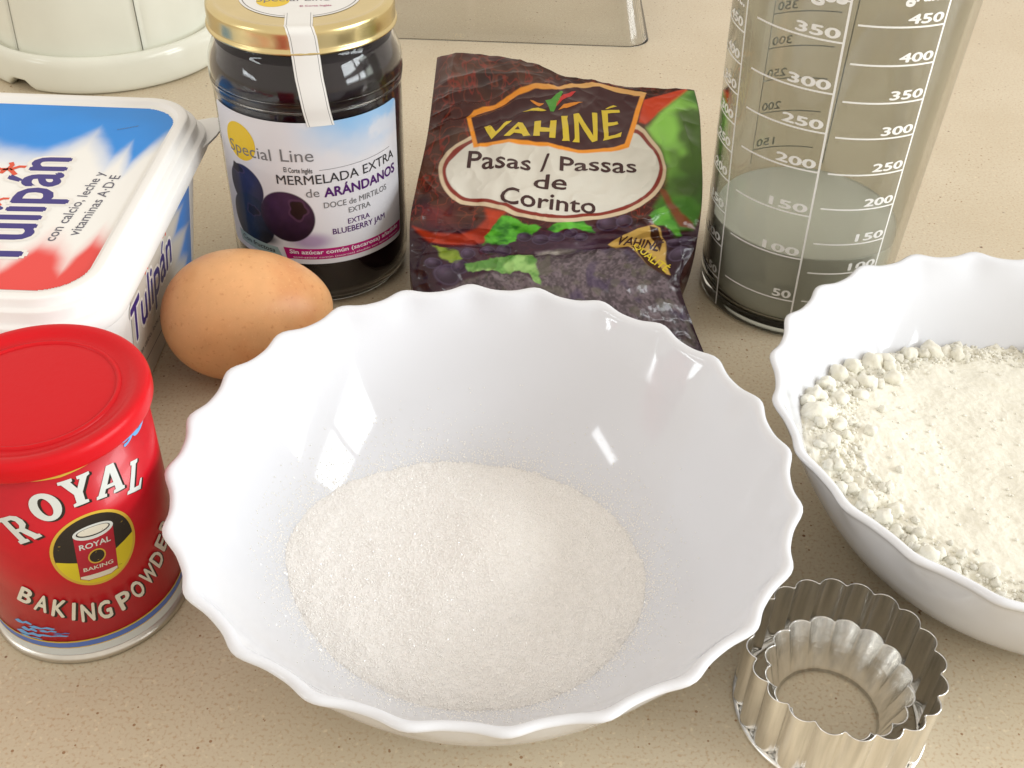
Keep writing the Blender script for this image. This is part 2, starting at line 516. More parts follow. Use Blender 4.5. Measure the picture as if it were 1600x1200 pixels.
# ---------------------------------------------------------------- egg
def egg():
    t = thing("egg", "brown hen's egg lying between the margarine tub and the front bowl", "egg", (-10.17, 34.25, 0))
    n, k = 64, 48
    L, W = 6.45, 4.95
    prof = []
    for i in range(k + 1):
        a = math.pi * i / k; x = math.cos(a)
        prof.append((W / 2 * math.sin(a) * (1 - .13 * x - .03 * x * x), L / 2 * x))
    prof = prof[::-1]
    V, F = lathe(prof, n)
    # axis along x (small end to the right), turned a little away
    yaw = R_(16)
    X, Y, Z = V[:, 2].copy(), V[:, 0].copy(), V[:, 1].copy()
    V2 = np.stack([X * math.cos(yaw) - Y * math.sin(yaw) - 10.17, X * math.sin(yaw) + Y * math.cos(yaw) + 34.25, Z + W / 2 * 1.005], -1)
    m = mat("eggshell", (0.75, 0.405, 0.185), rough=0.38, spec=0.4, sss=0.15, sss_r=(1, .5, .3), sss_s=0.004, noise=(1.4, 0.06), bump=(16, 0.005, 2))
    # pigment: broad reddish blotches and fine speckles
    nt = m.node_tree; b = nt.nodes["Principled BSDF"]; base = b.inputs["Base Color"].links[0].from_socket
    tc = nt.nodes.new("ShaderNodeTexCoord")
    for sc_, a, z, colr, st in ((0.28, .46, .66, (0.60, 0.19, 0.05), .60), (5.0, .60, .72, (0.50, 0.17, 0.05), .45), (9.0, .62, .74, (0.85, 0.52, 0.26), .45)):
        n = nt.nodes.new("ShaderNodeTexNoise"); n.inputs["Scale"].default_value = sc_ / SC; n.inputs["Detail"].default_value = 4
        nt.links.new(tc.outputs["Object"], n.inputs["Vector"])
        r = nt.nodes.new("ShaderNodeMapRange"); r.inputs["From Min"].default_value = a; r.inputs["From Max"].default_value = z; r.inputs["To Max"].default_value = st
        nt.links.new(n.outputs["Fac"], r.inputs["Value"])
        x = nt.nodes.new("ShaderNodeMix"); x.data_type = 'RGBA'; nt.links.new(r.outputs[0], x.inputs[0]); nt.links.new(base, x.inputs[6]); x.inputs[7].default_value = (*colr, 1)
        base = x.outputs[2]
    nt.links.new(base, b.inputs["Base Color"])
    obj("eggshell", V2, F, m, t)
egg()

# ---------------------------------------------------------------- baking powder can
def baking_powder():
    cx, cy = -12.93, 22.72; c = (cx, cy, 0)
    t = thing("baking_powder_can", "red can of baking powder with a red plastic lid, beside the front bowl", "can", c)
    RED = mat("red_print", (0.54, 0.004, 0.014), rough=0.28, spec=0.4, coat=0.1, noise=(3, 0.05))
    TIN = mat("tin_rim", (0.62, 0.60, 0.55), rough=0.28, metal=1.0, noise=(2, 0.08))
    LID = mat("red_plastic_lid", (0.60, 0.004, 0.010), rough=0.34, spec=0.28, sss=0.15, sss_r=(1, .1, .1), sss_s=0.003, bump=(5, 0.006, 3))
    V, F = lathe([(0, .12), (2.6, .12), (2.72, .02), (2.86, .0), (2.96, .05), (2.98, .16), (2.93, .27), (2.86, .32), (2.5, .33)], 96, c)
    obj("bottom_rim", V, F, TIN, t)
    V, F = lathe([(2.7, .31), (2.85, .315), (2.85, 7.7), (2.6, 7.71)], 128, c)
    body = obj("can_body", V, F, RED, t)
    pr = smooth_profile([(2.87, 7.56), (3.03, 7.54), (3.08, 7.6), (3.09, 7.75), (3.07, 7.98), (2.98, 8.12), (2.80, 8.14), (2.66, 8.10), (2.52, 8.03), (2.35, 8.0), (1.9, 8.02), (1.0, 8.03)], 5)
    V, F = lathe([(2.5, 7.7), (2.87, 7.555)] + pr.tolist()[1:] + [(0, 8.03)], 128, c)
    lid = obj("lid", V, F, LID, t)
    V, F = lathe([(2.16, 8.0), (2.19, 8.05), (2.23, 8.06), (2.28, 8.05), (2.31, 8.0)], 96, c); obj("lid_ridge", V, F, LID, lid)
    r = 2.85
    def f(p, lift):
        a = p[:, 0] / r
        return np.stack([cx + (r + lift) * np.sin(a), cy - (r + lift) * np.cos(a), p[:, 1]], -1)
    A = lambda d: math.radians(d) * r
    P = Print(f, 0.3)
    GOLD = mat("gold_ink", (0.62, 0.42, 0.05), rough=0.35); WHITE = mat("silver_white_ink", (0.66, 0.70, 0.68), rough=0.35)
    BLK = mat("black_ink", (0.02, 0.015, 0.012), rough=0.4); BLUE = mat("blue_ink", (0.09, 0.17, 0.50), rough=0.4)
    LBLUE = mat("light_blue_ink", (0.14, 0.38, 0.72), rough=0.4); YEL = mat("yellow_ink", (0.66, 0.55, 0.02), rough=0.4)
    REDI = mat("deep_red_ink", (0.42, 0.01, 0.03), rough=0.4); CREAM = mat("cream_ink", (0.72, 0.70, 0.60), rough=0.35)
    def band(z0, z1, m, lift=.01, a0=-180, a1=180):
        V, T = tri_poly([[(A(a0), z0), (A(a1), z0), (A(a1), z1), (A(a0), z1)]]); P.add(V, T, m, lift)
    band(.33, .66, mat("white_stripe", (0.62, 0.66, 0.66), rough=.3), .008)
    band(.66, .90, BLUE, .010); band(.90, .96, GOLD, .012); band(.655, .69, GOLD, .014)
    # the gold line under the lid dips below each panel
    a = np.linspace(-178, 178, 160); q = [(A(x), 7.34 + 0.20 * abs(math.sin(R_((x - 30) * 1.5)))) for x in a]
    V, T = stroke2d(q, .075); P.add(V, T, GOLD, .012)
    # serif capitals, drawn on a unit box
    LT = {
     'R': ([(0, 0), (.42, 0), (.42, .1), (.34, .13), (.34, .4), (.42, .4), (.6, .1), (.62, 0), (.95, 0), (.95, .12), (.87, .14), (.68, .46), (.85, .58), (.88, .75), (.8, .92), (.6, 1), (0, 1), (0, .88), (.09, .86), (.09, .14), (0, .12)], [(.34, .52), (.34, .86), (.5, .86), (.6, .78), (.6, .62), (.5, .52)]),
     'O': ([(.47 + .47 * math.cos(x), .5 + .52 * math.sin(x)) for x in np.linspace(0, 2 * math.pi, 30)[:-1]], [(.47 + .19 * math.cos(x), .5 + .34 * math.sin(x)) for x in np.linspace(0, 2 * math.pi, 24)[:-1]]),
     'Y': ([(0, 1), (.42, 1), (.42, .9), (.36, .88), (.5, .6), (.64, .88), (.56, .9), (.56, 1), (.95, 1), (.95, .9), (.86, .87), (.62, .42), (.62, .13), (.72, .1), (.72, 0), (.26, 0), (.26, .1), (.36, .13), (.36, .42), (.09, .88), (0, .9)],),
     'A': ([(0, 0), (.34, 0), (.34, .1), (.27, .12), (.31, .26), (.62, .26), (.66, .12), (.58, .1), (.58, 0), (1, 0), (1, .1), (.93, .12), (.62, 1), (.34, 1), (.06, .12), (0, .1)], [(.36, .38), (.58, .38), (.47, .74)]),
     'L': ([(0, 0), (.8, 0), (.84, .34), (.74, .34), (.66, .14), (.36, .14), (.36, .87), (.46, .9), (.46, 1), (0, 1), (0, .9), (.1, .87), (.1, .13), (0, .1)],)}
    def letter(ch, ad, z, rot, w, h, m, sh):
        loops = []
        cr, sr = math.cos(R_(rot)), math.sin(R_(rot))
        for lp in LT[ch]:
            loops.append([(A(ad) + (x - .47) * w * cr - (y - .5) * h * sr, z + (x - .47) * w * sr + (y - .5) * h * cr) for x, y in lp])
        for k in (1, 2):
            P.poly([[(x + .035 * k, y - .03 * k) for x, y in lp] for lp in loops], BLK, .010 + .001 * (2 - k))
        P.poly(loops, m, .018)
    for ch, ad, z, rot, w in (('R', 2, 5.72, 24, .72), ('O', 18.5, 6.42, 11, .80), ('Y', 35.5, 6.66, 0, .86), ('A', 53.5, 6.50, -11, .86), ('L', 70.5, 5.98, -22, .66)):
        letter(ch, ad, z, rot, w, 1.0, WHITE, True)
    for ch, ad, z in (('B', -8.5, 2.98), ('A', -.5, 2.70), ('K', 8, 2.48), ('I', 15, 2.28), ('N', 22, 2.12), ('G', 31, 2.02), ('P', 42.6, 2.06), ('O', 51.5, 2.16), ('W', 61, 2.36), ('D', 69.5, 2.62), ('E', 76.5, 2.95), ('R', 83.5, 3.3)):
        sl = (ad - 33) / 50 * .62; w = .085 if ch == 'I' else (.46 if ch == 'W' else .34); h = .74
        c0 = np.array([A(ad), z]); d = np.array([math.cos(math.atan(sl)), math.sin(math.atan(sl))]); u = np.array([-d[1], d[0]])
        p0 = c0 - d * w / 2 - u * h / 2; p1 = c0 + d * w / 2 - u * h / 2
        for k, mm, lf in ((2, BLK, .010), (1, BLK, .012), (0, CREAM, .018)):
            s = np.array([.03, -.026]) * k
            P.text(ch, p0 + s, p1 + s, h, mm, offset=.03, up=u, lift=lf)
    # medallion with the little can
    mc = (A(36), 4.42)
    V, T = disc2d(*mc, 1.18, 1.36, 48); P.add(V, T, GOLD, .010)
    V, T = disc2d(*mc, 1.09, 1.27, 48); P.add(V, T, BLK, .013)
    lo = [(mc[0] + 1.09 * math.cos(x), mc[1] + 1.27 * math.sin(x)) for x in np.linspace(math.pi * 1.04, math.pi * 1.96, 30)]
    P.poly(lo + [(mc[0] + 1.09, mc[1] - .1), (mc[0], mc[1] - .5), (mc[0] - 1.07, mc[1] - .1)], YEL, .016)
    rr = lambda x, y: (mc[0] + x * math.cos(.1) + y * math.sin(.1), mc[1] - x * math.sin(.1) + y * math.cos(.1))
    P.poly([rr(-.52, -1.0), rr(-.3, -1.1), (rr(.3, -1.1)), rr(.52, -1.0), rr(.54, .62), rr(-.54, .62)], REDI, .020)
    P.poly([rr(.55 * math.cos(x), .68 + .26 * math.sin(x)) for x in np.linspace(0, 2 * math.pi, 28)[:-1]], WHITE, .024)
    P.poly([rr(.46 * math.cos(x), .70 + .17 * math.sin(x)) for x in np.linspace(0, 2 * math.pi, 28)[:-1]], BLK, .027)
    P.poly([rr(.42 * math.cos(x), .72 + .14 * math.sin(x)) for x in np.linspace(0, 2 * math.pi, 28)[:-1]], CREAM, .030)
    P.text("ROYAL", rr(-.42, .12), rr(.42, .12), .2, WHITE, offset=.02, lift=.024)
    P.text("BAKING", rr(-.40, -.72), rr(.40, -.72), .14, CREAM, offset=.02, lift=.024)
    P.poly([rr(.24 * math.cos(x), -.25 + .27 * math.sin(x)) for x in np.linspace(0, 2 * math.pi, 28)[:-1]], GOLD, .024)
    P.poly([rr(.20 * math.cos(x), -.25 + .22 * math.sin(x)) for x in np.linspace(0, 2 * math.pi, 28)[:-1]], BLK, .027)
    P.poly([rr(-.5, -.98), rr(-.3, -1.08), rr(.3, -1.08), rr(.5, -.98), rr(.5, -.90), rr(-.5, -.90)], CREAM, .024)
    # blue flourishes at the lower left and the top right
    for _ in range(1):
        for (x0, z0, w, h) in ((-24, 1.62, .55, .13), (-15, 1.52, .75, .10), (-21, 1.34, .5, .14), (-9, 1.40, .5, .08), (-26, 1.12, .8, .15), (-12, 1.20, .9, .07), (-1, 1.32, .45, .05), (-24, .99, .7, .06)):
            q = [(A(x0) + w * x, z0 + h * y) for x, y in ((0, 0), (.3, .9), (.55, .3), (.8, 1), (1.1, .3), (1, -.2), (.7, .1), (.5, -.4), (.2, -.5))]
            P.poly(q, LBLUE if x0 < -8 else BLUE, .010)
    P.text("S", (A(68), 7.15), (A(75), 7.25), .32, LBLUE, offset=.05)
    P.text("U", (A(77), 7.12), (A(90), 7.25), .45, LBLUE, offset=.06)
    P.text("S", (A(-13), 6.5), (A(-5), 6.5), .40, LBLUE, offset=.05)
    P.build("printed_lettering", body)
baking_powder()

# ---------------------------------------------------------------- margarine tub
def rrect(x0, x1, y0, y1, r, n=10):
    out = []
    for cx, cy, a0 in ((x1 - r, y1 - r, 0), (x0 + r, y1 - r, 90), (x0 + r, y0 + r, 180), (x1 - r, y0 + r, 270)):
        for k in range(n + 1):
            a = R_(a0 + 90 * k / n); out.append((cx + r * math.cos(a), cy + r * math.sin(a)))
    return np.array(out)
def loft(loops, cap0=True, cap1=True):
    n = len(loops[0][0]); V = np.concatenate([np.hstack([l, np.full((n, 1), z)]) for l, z in loops])
    F = grid_faces(len(loops), n, True).tolist()
    if cap0: F.append(list(range(n))[::-1])
    if cap1: F.append([(len(loops) - 1) * n + j for j in range(n)])
    return V, F
def margarine():
    t = thing("margarine_tub", "white plastic margarine tub with a blue, white and red lid, behind the can", "tub", (-19, 35.4, 0))
    PL = mat("white_plastic", (0.86, 0.86, 0.845), rough=0.32, spec=0.45, sss=0.15, sss_s=0.003, bump=(1.5, 0.01, 2))
    body = []
    for z, k in ((0, .25), (.15, 0), (2, -.24), (4, -.48), (5.9, -.72)):
        body.append((rrect(-25.2 + k, -14.0 - k, 29.4 + k, 41.5 - k, 1.9), z))
    V, F = loft(body)
    tb = obj("tub_body", V, F, PL, t, smooth=True)
    L = []
    for z, k, r in ((5.75, .12, 2.2), (5.75, .02, 2.2), (5.79, 0, 2.2), (6.33, .03, 2.2), (6.36, .05, 2.2), (6.38, .22, 2.1), (6.42, .26, 2.1), (6.80, .29, 2.1), (6.84, .31, 2.1), (6.86, .46, 2.0), (6.89, .50, 2.0),
                    (7.14, .53, 2.0), (7.19, .57, 1.95), (7.20, .63, 1.9), (7.20, .86, 1.8), (7.18, .93, 1.7), (7.08, 1.0, 1.6), (7.06, 1.08, 1.5), (7.05, 1.2, 1.5), (7.05, 3, 1.0)):
        L.append((rrect(-26.0 + k, -12.86 - k, 27.6 + k, 43.2 - k, r), z))
    V, F = loft(L)
    lid = obj("tub_lid", V, F, PL, t)
    # pull tab at the back right corner
    q = np.array([(-13.9, 42.9), (-13.1, 43.3), (-12.62, 43.25), (-12.50, 42.7), (-12.60, 41.7), (-12.86, 40.6), (-13.4, 41.3)])
    V = np.concatenate([np.hstack([q, np.full((7, 1), z)]) for z in (5.98, 6.08)])
    F = grid_faces(2, 7, True, flip=True).tolist() + [list(range(7)), [13 - j for j in range(7)]]
    obj("pull_tab", V, [f[::-1] for f in F], PL, lid, smooth=False)
    # printed panel on the lid: colours laid on a fine grid
    x0, x1, y0, y1 = -24.8, -13.92, 28.8, 41.9
    nx, ny = 260, 300
    X, Y = np.meshgrid(np.linspace(x0, x1, nx), np.linspace(y0, y1, ny)); P = np.stack([X.ravel(), Y.ravel()], -1)
    yb = np.interp(P[:, 0], [-24.7, -22.5, -21, -19.9, -18.9, -18.2, -17.4, -16.7, -16.2, -15.5, -15.1, -14.7, -14.3, -13.9, -13.6], [39, 37.6, 38.6, 38.0, 37.6, 37.7, 38.4, 39.7, 38.7, 37.5, 38.6, 37.0, 38.6, 39.6, 38.6])
    yr = np.interp(P[:, 0], [-24.7, -22.5, -20, -18.6, -17.6, -16.8, -16.0, -15.4, -14.8, -14.3, -13.9], [31.2, 30.1, 31.5, 30.4, 31.0, 29.9, 31.5, 31.2, 30.1, 32.0, 31.6])
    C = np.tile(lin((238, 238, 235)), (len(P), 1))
    nz = (vnoise(P, 1.2, 3) - .5) * .5
    blue = lin((6, 134, 224)) * (0.85 + .35 * vnoise(P, .5, 2))[:, None]
    mb = .35 * sst(-1.5, .2, P[:, 1] - yb + nz) + .65 * sst(-.35, .9, P[:, 1] - yb + nz)
    C = C * (1 - mb[:, None]) + blue * mb[:, None]
    C = over(C, lin((226, 38, 30)), (.3 * sst(1.4, -.2, P[:, 1] - yr + nz) + .65 * sst(.45, -.7, P[:, 1] - yr + nz)))
    # round corners: keep only the faces inside
    F = grid_faces(ny, nx)
    d = sdf_poly(P, rrect(x0, x1, y0, y1, 1.5))
    F = F[(d[F] < 0.02).all(1)]
    V = np.hstack([P, np.full((len(P), 1), 7.062)])
    INK = mat("lid_print", rough=0.3, spec=0.35, coat=.05, attr=True)
    pan = obj("lid_print", V, F, INK, lid, colr=C, smooth=False)
    NAVY = mat("navy_ink", (0.03, 0.018, 0.20), rough=.35); WH = mat("white_ink", (0.82, 0.80, 0.76), rough=.4)
    ORG = mat("orange_red_ink", (0.70, 0.07, 0.02), rough=.4); GREY = mat("grey_ink", (0.10, 0.10, 0.14), rough=.4)
    f = lambda p, lift: np.stack([-p[:, 1], p[:, 0], 7.062 + lift + 0 * p[:, 0]], -1)
    Q = Print(f, 50)
    for off, mm, lf in ((.085, WH, .008), (.025, NAVY, .014)):
        Q.text("Tulipán", (30.2, 16.42), (37.5, 16.98), 2.05, mm, offset=off, shear=.05, lift=lf, spacing=1.02)
    Q.text("con calcio, leche y", (31.7, 15.66), (36.5, 15.38), .40, GREY, lift=.01, offset=.004)
    Q.text("vitaminas A·D·E", (32.1, 14.98), (36.3, 14.74), .40, GREY, lift=.01, offset=.004)
    Q.text("consumir", (39.9, 15.95), (40.3, 15.2), .12, GREY, lift=.01, up=(.9, .3))
    def figure(x, y, s, pr, lf=.012):
        for st in ([(-1, -.9), (-.3, -.3), (0, .1), (.7, .0), (1.2, .3)], [(0, .1), (-.1, .8), (.1, 1.1)], [(-.1, -.1), (.5, -.7), (.5, -1.3)], [(0, .3), (-.8, .5)]):
            V, T = stroke2d([(x + a * s, y + b * s) for a, b in st], .42 * s); pr.add(V, T, ORG, lf)
    Q.build("lid_lettering", lid)
    for x, y, s in ((36.5, 18.95, .42), (34.2, 18.6, .34)):
        q = Print(f, 50); figure(x, y, s, q); q.build("tulip_figure", lid)
    # side print on the right wall
    def fs(p, lift):
        z = p[:, 1]
        return np.stack([-14.0 + .1247 * z + lift - .006, p[:, 0], z], -1)
    ys, zs = np.linspace(31.35, 39.55, 180), np.linspace(.2, 5.72, 120)
    Y, Z = np.meshgrid(ys, zs); P = np.stack([Y.ravel(), Z.ravel()], -1)
    yb = np.interp(P[:, 1], [0, .6, 1.2, 1.9, 2.6, 3.3, 4.0, 4.6, 5.3, 5.8], [38.0, 38.9, 37.6, 38.8, 37.9, 39.0, 37.2, 38.4, 36.5, 37.2])
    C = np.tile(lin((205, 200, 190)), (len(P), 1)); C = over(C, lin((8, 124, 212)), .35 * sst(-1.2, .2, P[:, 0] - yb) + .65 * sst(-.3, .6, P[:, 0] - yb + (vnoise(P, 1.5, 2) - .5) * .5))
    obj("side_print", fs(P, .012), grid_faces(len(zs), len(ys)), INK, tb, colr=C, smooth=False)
    S = Print(fs, 50)
    S.text("Tulipán", (31.35, 2.92), (36.6, 3.25), 1.75, WH, offset=.075, lift=.018, shear=.05)
    S.text("Tulipán", (31.35, 2.92), (36.6, 3.25), 1.75, NAVY, offset=.02, lift=.022, shear=.05)
    S.text("con calcio, leche y vitaminas", (31.9, 2.0), (36.2, 1.72), .26, GREY, lift=.018, offset=.01)
    V, T = stroke2d([(31.8, 1.35), (36.1, 1.05)], .05); S.add(V, T, GREY, .018)
    S.build("side_lettering", tb)
    for x, y, s in ((35.8, 5.1, .26), (33.4, 5.05, .24)):
        q = Print(fs, 50); figure(x, y, s, q, .018); q.build("tulip_figure", tb)
margarine()

# ---------------------------------------------------------------- blueberry jam jar
def jam_jar():
    cx, cy = -8.606, 41.926; c = (cx, cy, 0)
    t = thing("jam_jar", "dark blueberry jam jar with a gold lid and a paper seal", "jar", c)
    GLASS = mat("clear_glass", (0.97, 0.98, 0.97), rough=0.015, trans=1.0, ior=1.40)
    JAM = mat("blueberry_jam", (0.008, 0.002, 0.007), rough=0.5, spec=.12)
    GOLD = mat("gold_lacquered_lid", (0.70, 0.58, 0.30), rough=0.24, metal=1.0, noise=(.8, .05), bump=(1.2, .01, 2))
    PAPER = mat("white_paper", (0.76, 0.76, 0.74), rough=0.45, spec=0.4)
    outp = smooth_profile([(3.05, 0.02), (3.35, .10), (3.62, .45), (3.71, .9), (3.73, 1.6), (3.73, 5), (3.73, 8.6), (3.77, 8.8), (3.81, 9.3), (3.74, 9.9), (3.50, 10.5), (3.32, 10.8), (3.28, 11.0), (3.28, 11.8)], 5)
    inn = smooth_profile([(3.17, 11.8), (3.17, 10.9), (3.39, 10.44), (3.63, 9.85), (3.70, 9.3), (3.63, 8.7), (3.61, 5), (3.61, 1.4), (3.52, .62), (3.2, .3), (1.5, .24)], 5)
    prof = [(0, .15), (2.4, .15), (2.8, .05)] + outp.tolist() + inn.tolist() + [(0, .24)]
    V, F = lathe(prof, 128, c); jar = obj("jar_glass", V, F, GLASS, t)
    ji = smooth_profile([(1.5, .25), (3.19, .31), (3.51, .63), (3.598, 1.4), (3.598, 5), (3.618, 8.7), (3.688, 9.3), (3.618, 9.85), (3.378, 10.44), (3.155, 10.95)], 5)
    V, F = lathe([(0, .25)] + ji.tolist() + [(0, 10.95)], 96, c); obj("jam", V, F, JAM, t)
    lp = smooth_profile([(3.5, 11.12), (3.60, 11.05), (3.66, 11.12), (3.62, 11.22), (3.59, 11.3), (3.59, 11.75), (3.56, 11.92), (3.45, 12.02), (3.3, 12.04), (3.15, 11.99), (2.95, 11.97)], 5)
    V, F = lathe([(3.3, 11.3)] + lp.tolist() + [(0, 11.97)], 128, c); lid = obj("jar_lid", V, F, GOLD, t)
    YEL = mat("sun_yellow_ink", (0.72, 0.50, 0.01), rough=.4); BLK = mat("label_black_ink", (0.03, 0.03, 0.035), rough=.4)
    MAG = mat("magenta_ink", (0.40, 0.004, 0.14), rough=.4); PUR = mat("purple_ink", (0.07, 0.01, 0.13), rough=.4)
    WHT = mat("label_white_ink", (0.80, 0.74, 0.78), rough=.4); GRY = mat("label_grey_ink", (0.16, 0.16, 0.17), rough=.4); TEAL = mat("teal_ink", (0.30, 0.42, 0.42), rough=.4)
    # round label on the lid with the strip that runs down the front
    fl_ = lambda p, lift: np.stack([cx + p[:, 0], cy + p[:, 1], 11.975 + lift + 0 * p[:, 0]], -1)
    Q = Print(fl_, 60)
    V, T = disc2d(0, 0, 2.32, 2.32, 64); Q.add(V, T, PAPER, .008)
    ringp = [(2.2 * math.cos(a), 2.2 * math.sin(a)) for a in np.linspace(0, 2 * math.pi, 90)]
    V, T = stroke2d(ringp, .03); Q.add(V, T, BLK, .012)
    V, T = disc2d(-.9, -.75, .62, .62, 40); Q.add(V, T, YEL, .012)
    Q.text("Special Line", (-1.5, -.9), (1.2, -.5), .42, GRY, lift=.016); Q.text("El Corte Inglés", (.2, -1.25), (1.35, -1.05), .15, MAG, lift=.016, offset=.01)
    Q.build("lid_label", lid)
    R = 3.73
    strip = [(1.9, 11.995), (2.9, 11.99), (3.3, 12.06), (3.48, 12.04), (3.60, 11.9), (3.625, 11.7), (3.64, 11.1), (3.72, 10.3), (3.78, 9.9), (3.83, 9.5), (3.84, 9.1), (3.80, 8.8), (3.765, 8.55), (3.76, 8.35)]
    sp = smooth_profile(strip, 5)
    V, F = [], []; w = 1.02
    ins = [-1, -.86, -.82, 0, .82, .86, 1]
    for k, (rr, z) in enumerate(sp):
        f = k / (len(sp) - 1); a0 = R_(8.5 + 8 * max(0, (k - 10) / (len(sp) - 11)))
        for x in ins:
            # keep the same width at every radius: offset sideways along the chord
            px, pz = rr * math.sin(a0), rr * math.cos(a0)
            tx, tz = math.cos(a0), -math.sin(a0)
            s = x * w / 2
            a = a0 + math.asin(max(-1, min(1, s / max(rr, 1.0)))) if z < 11.9 else None
            if a is None: V.append((cx + px + tx * s, cy - (pz + tz * s), z + .012))
            else: V.append((cx + (rr + .012) * math.sin(a), cy - (rr + .012) * math.cos(a), z))
    F = grid_faces(len(sp), len(ins), flip=False)
    mi = [1 if (j % 6) in (1, 4) else 0 for j in range(len(F))]
    obj("paper_seal", V, F, [PAPER, GRY], t, mi=mi)
    # main label
    def f(p, lift):
        a = p[:, 0] / R
        return np.stack([cx + (R + .02 + lift) * np.sin(a), cy - (R + .02 + lift) * np.cos(a), p[:, 1]], -1)
    A = lambda d: R_(d) * R
    s0, s1, z0, z1 = A(-62), A(73), 2.22, 8.5
    ns, nz = 420, 300
    S, Z = np.meshgrid(np.linspace(s0, s1, ns), np.linspace(z0, z1, nz)); P = np.stack([S.ravel(), Z.ravel()], -1)
    C = np.tile(lin((214, 214, 220)), (len(P), 1))
    sky = sst(6.6, 8.6, P[:, 1] + (vnoise(P, .9, 3) - .5) * 1.2) * sst(A(-10), A(35), P[:, 0])
    C = over(C, lin((138, 184, 226)), sky * (1 - .7 * sst(.5, .75, vnoise(P + 5, 1.1, 4))))
    # berries
    def berry(C, x, y, r, c0, c1, lightdir, crown=None, sq=1.0):
        d = np.hypot(P[:, 0] - x, (P[:, 1] - y) / sq) / r
        m = sst(1.03, .97, d)
        nx_, ny_ = (P[:, 0] - x) / r, (P[:, 1] - y) / r
        sh = np.clip(.5 + .5 * (nx_ * lightdir[0] + ny_ * lightdir[1]), 0, 1) * (1 - .45 * d ** 2)
        cc = lin(c0) * (1 - sh[:, None]) + lin(c1) * sh[:, None]
        cc = cc * (.75 + .5 * vnoise(P, 4, 3))[:, None]
        C = C * (1 - m[:, None]) + cc * m[:, None]
        if crown:
            d2 = np.hypot((P[:, 0] - crown[0]) / crown[2], (P[:, 1] - crown[1]) / crown[3]); an = np.arctan2(P[:, 1] - crown[1], P[:, 0] - crown[0])
            d2 = d2 / (1 + .10 * np.cos(5 * an + 1) + .08 * np.cos(3 * an))
            C = over(C, lin((24, 8, 20)), sst(1.1, .85, d2)); C = over(C, lin((105, 70, 100)), sst(.18, .05, abs(d2 - 1.12)) * m * .3)
        return C
    C = over(C, lin((150, 120, 165)), .8 * sst(1.25, .3, np.hypot((P[:, 0] - A(4)) / 1.0, (P[:, 1] - 3.3) / .45)))
    C = berry(C, A(-38), 5.30, .95, (22, 22, 48), (52, 48, 88), (.5, .6), (A(-44), 6.0, .34, .2))
    C = berry(C, A(-36), 3.85, 1.16, (12, 22, 44), (32, 38, 70), (-.2, .8), (A(-34), 4.3, .30, .22))
    C = berry(C, A(-9.5), 4.38, 1.14, (22, 8, 28), (72, 42, 82), (-.2, .9), (A(-2), 4.75, .32, .42))
    C = over(C, lin((10, 10, 26)), .9 * sst(.9, .2, np.hypot((P[:, 0] - A(-26)) / 1.0, (P[:, 1] - 3.2) / .5)))
    F = grid_faces(nz, ns)
    d = sdf_poly(P, rrect(s0, s1, z0, z1, .22)); F = F[(d[F] < .01).all(1)]
    LP = mat("label_print", rough=.35, spec=.45, coat=.25, attr=True)
    lab = obj("jar_label", f(P, 0), F, LP, t, colr=C)
    Q = Print(f, .4)
    V, T = disc2d(A(-37.5), 7.28, .80, .80, 44); Q.add(V, T, YEL, .008)
    Q.text("Special", (A(-47.5), 6.72), (A(-15), 6.82), .52, GRY, lift=.014); Q.text("Line", (A(-9), 6.86), (A(10.5), 6.9), .55, GRY, lift=.014)
    Q.text("El Corte Inglés", (A(-8), 6.42), (A(9), 6.40), .22, BLK, offset=.012, lift=.014)
    V, T = stroke2d([(A(x), 6.5 + .0026 * (x - 13)) for x in range(13, 68, 5)], .02); Q.add(V, T, GRY, .012)
    Q.text("MERMELADA EXTRA", (A(-13), 5.86), (A(67), 6.05), .42, BLK, lift=.014, offset=.004)
    Q.text("de", (A(4), 5.33), (A(12), 5.35), .40, GRY, lift=.014)
    Q.text("ARÁNDANOS", (A(15), 5.32), (A(67.5), 5.40), .42, PUR, lift=.014, offset=.03)
    Q.text("DOCE de MIRTILOS", (A(14), 4.82), (A(58), 4.86), .27, GRY, lift=.014, offset=.006)
    Q.text("EXTRA", (A(29), 4.45), (A(44), 4.46), .25, GRY, lift=.014, offset=.006)
    Q.text("EXTRA", (A(28), 3.95), (A(43), 3.96), .25, PUR, lift=.014, offset=.006)
    Q.text("BLUEBERRY JAM", (A(18), 3.58), (A(55), 3.60), .27, PUR, lift=.014, offset=.012)
    q = [(A(x), z) for x, z in [(-14, 2.95)] + [(x, 2.95) for x in range(-10, 72, 6)] + [(72, 2.96), (72, 2.5)] + [(x, 2.45) for x in range(70, -12, -6)] + [(-12, 2.40)]]
    Q.poly(q, MAG, .008)
    Q.text("Sin azúcar común (sacarosa) añadido", (A(-10), 2.70), (A(68), 2.74), .19, WHT, lift=.014, offset=.025)
    Q.text("semi-azúcar común (sacarosa) añadido sem açúcar comum", (A(-8), 2.50), (A(68), 2.54), .09, WHT, lift=.014)
    Q.poly([(A(-52), 3.0), (A(-32), 2.92), (A(-18), 2.88), (A(-15), 2.42), (A(-32), 2.44), (A(-50), 2.50)], TEAL, .008)
    Q.text("Con fructosa", (A(-48), 2.66), (A(-20), 2.60), .22, BLK, lift=.014, offset=.01)
    Q.build("label_lettering", lab)
jam_jar()

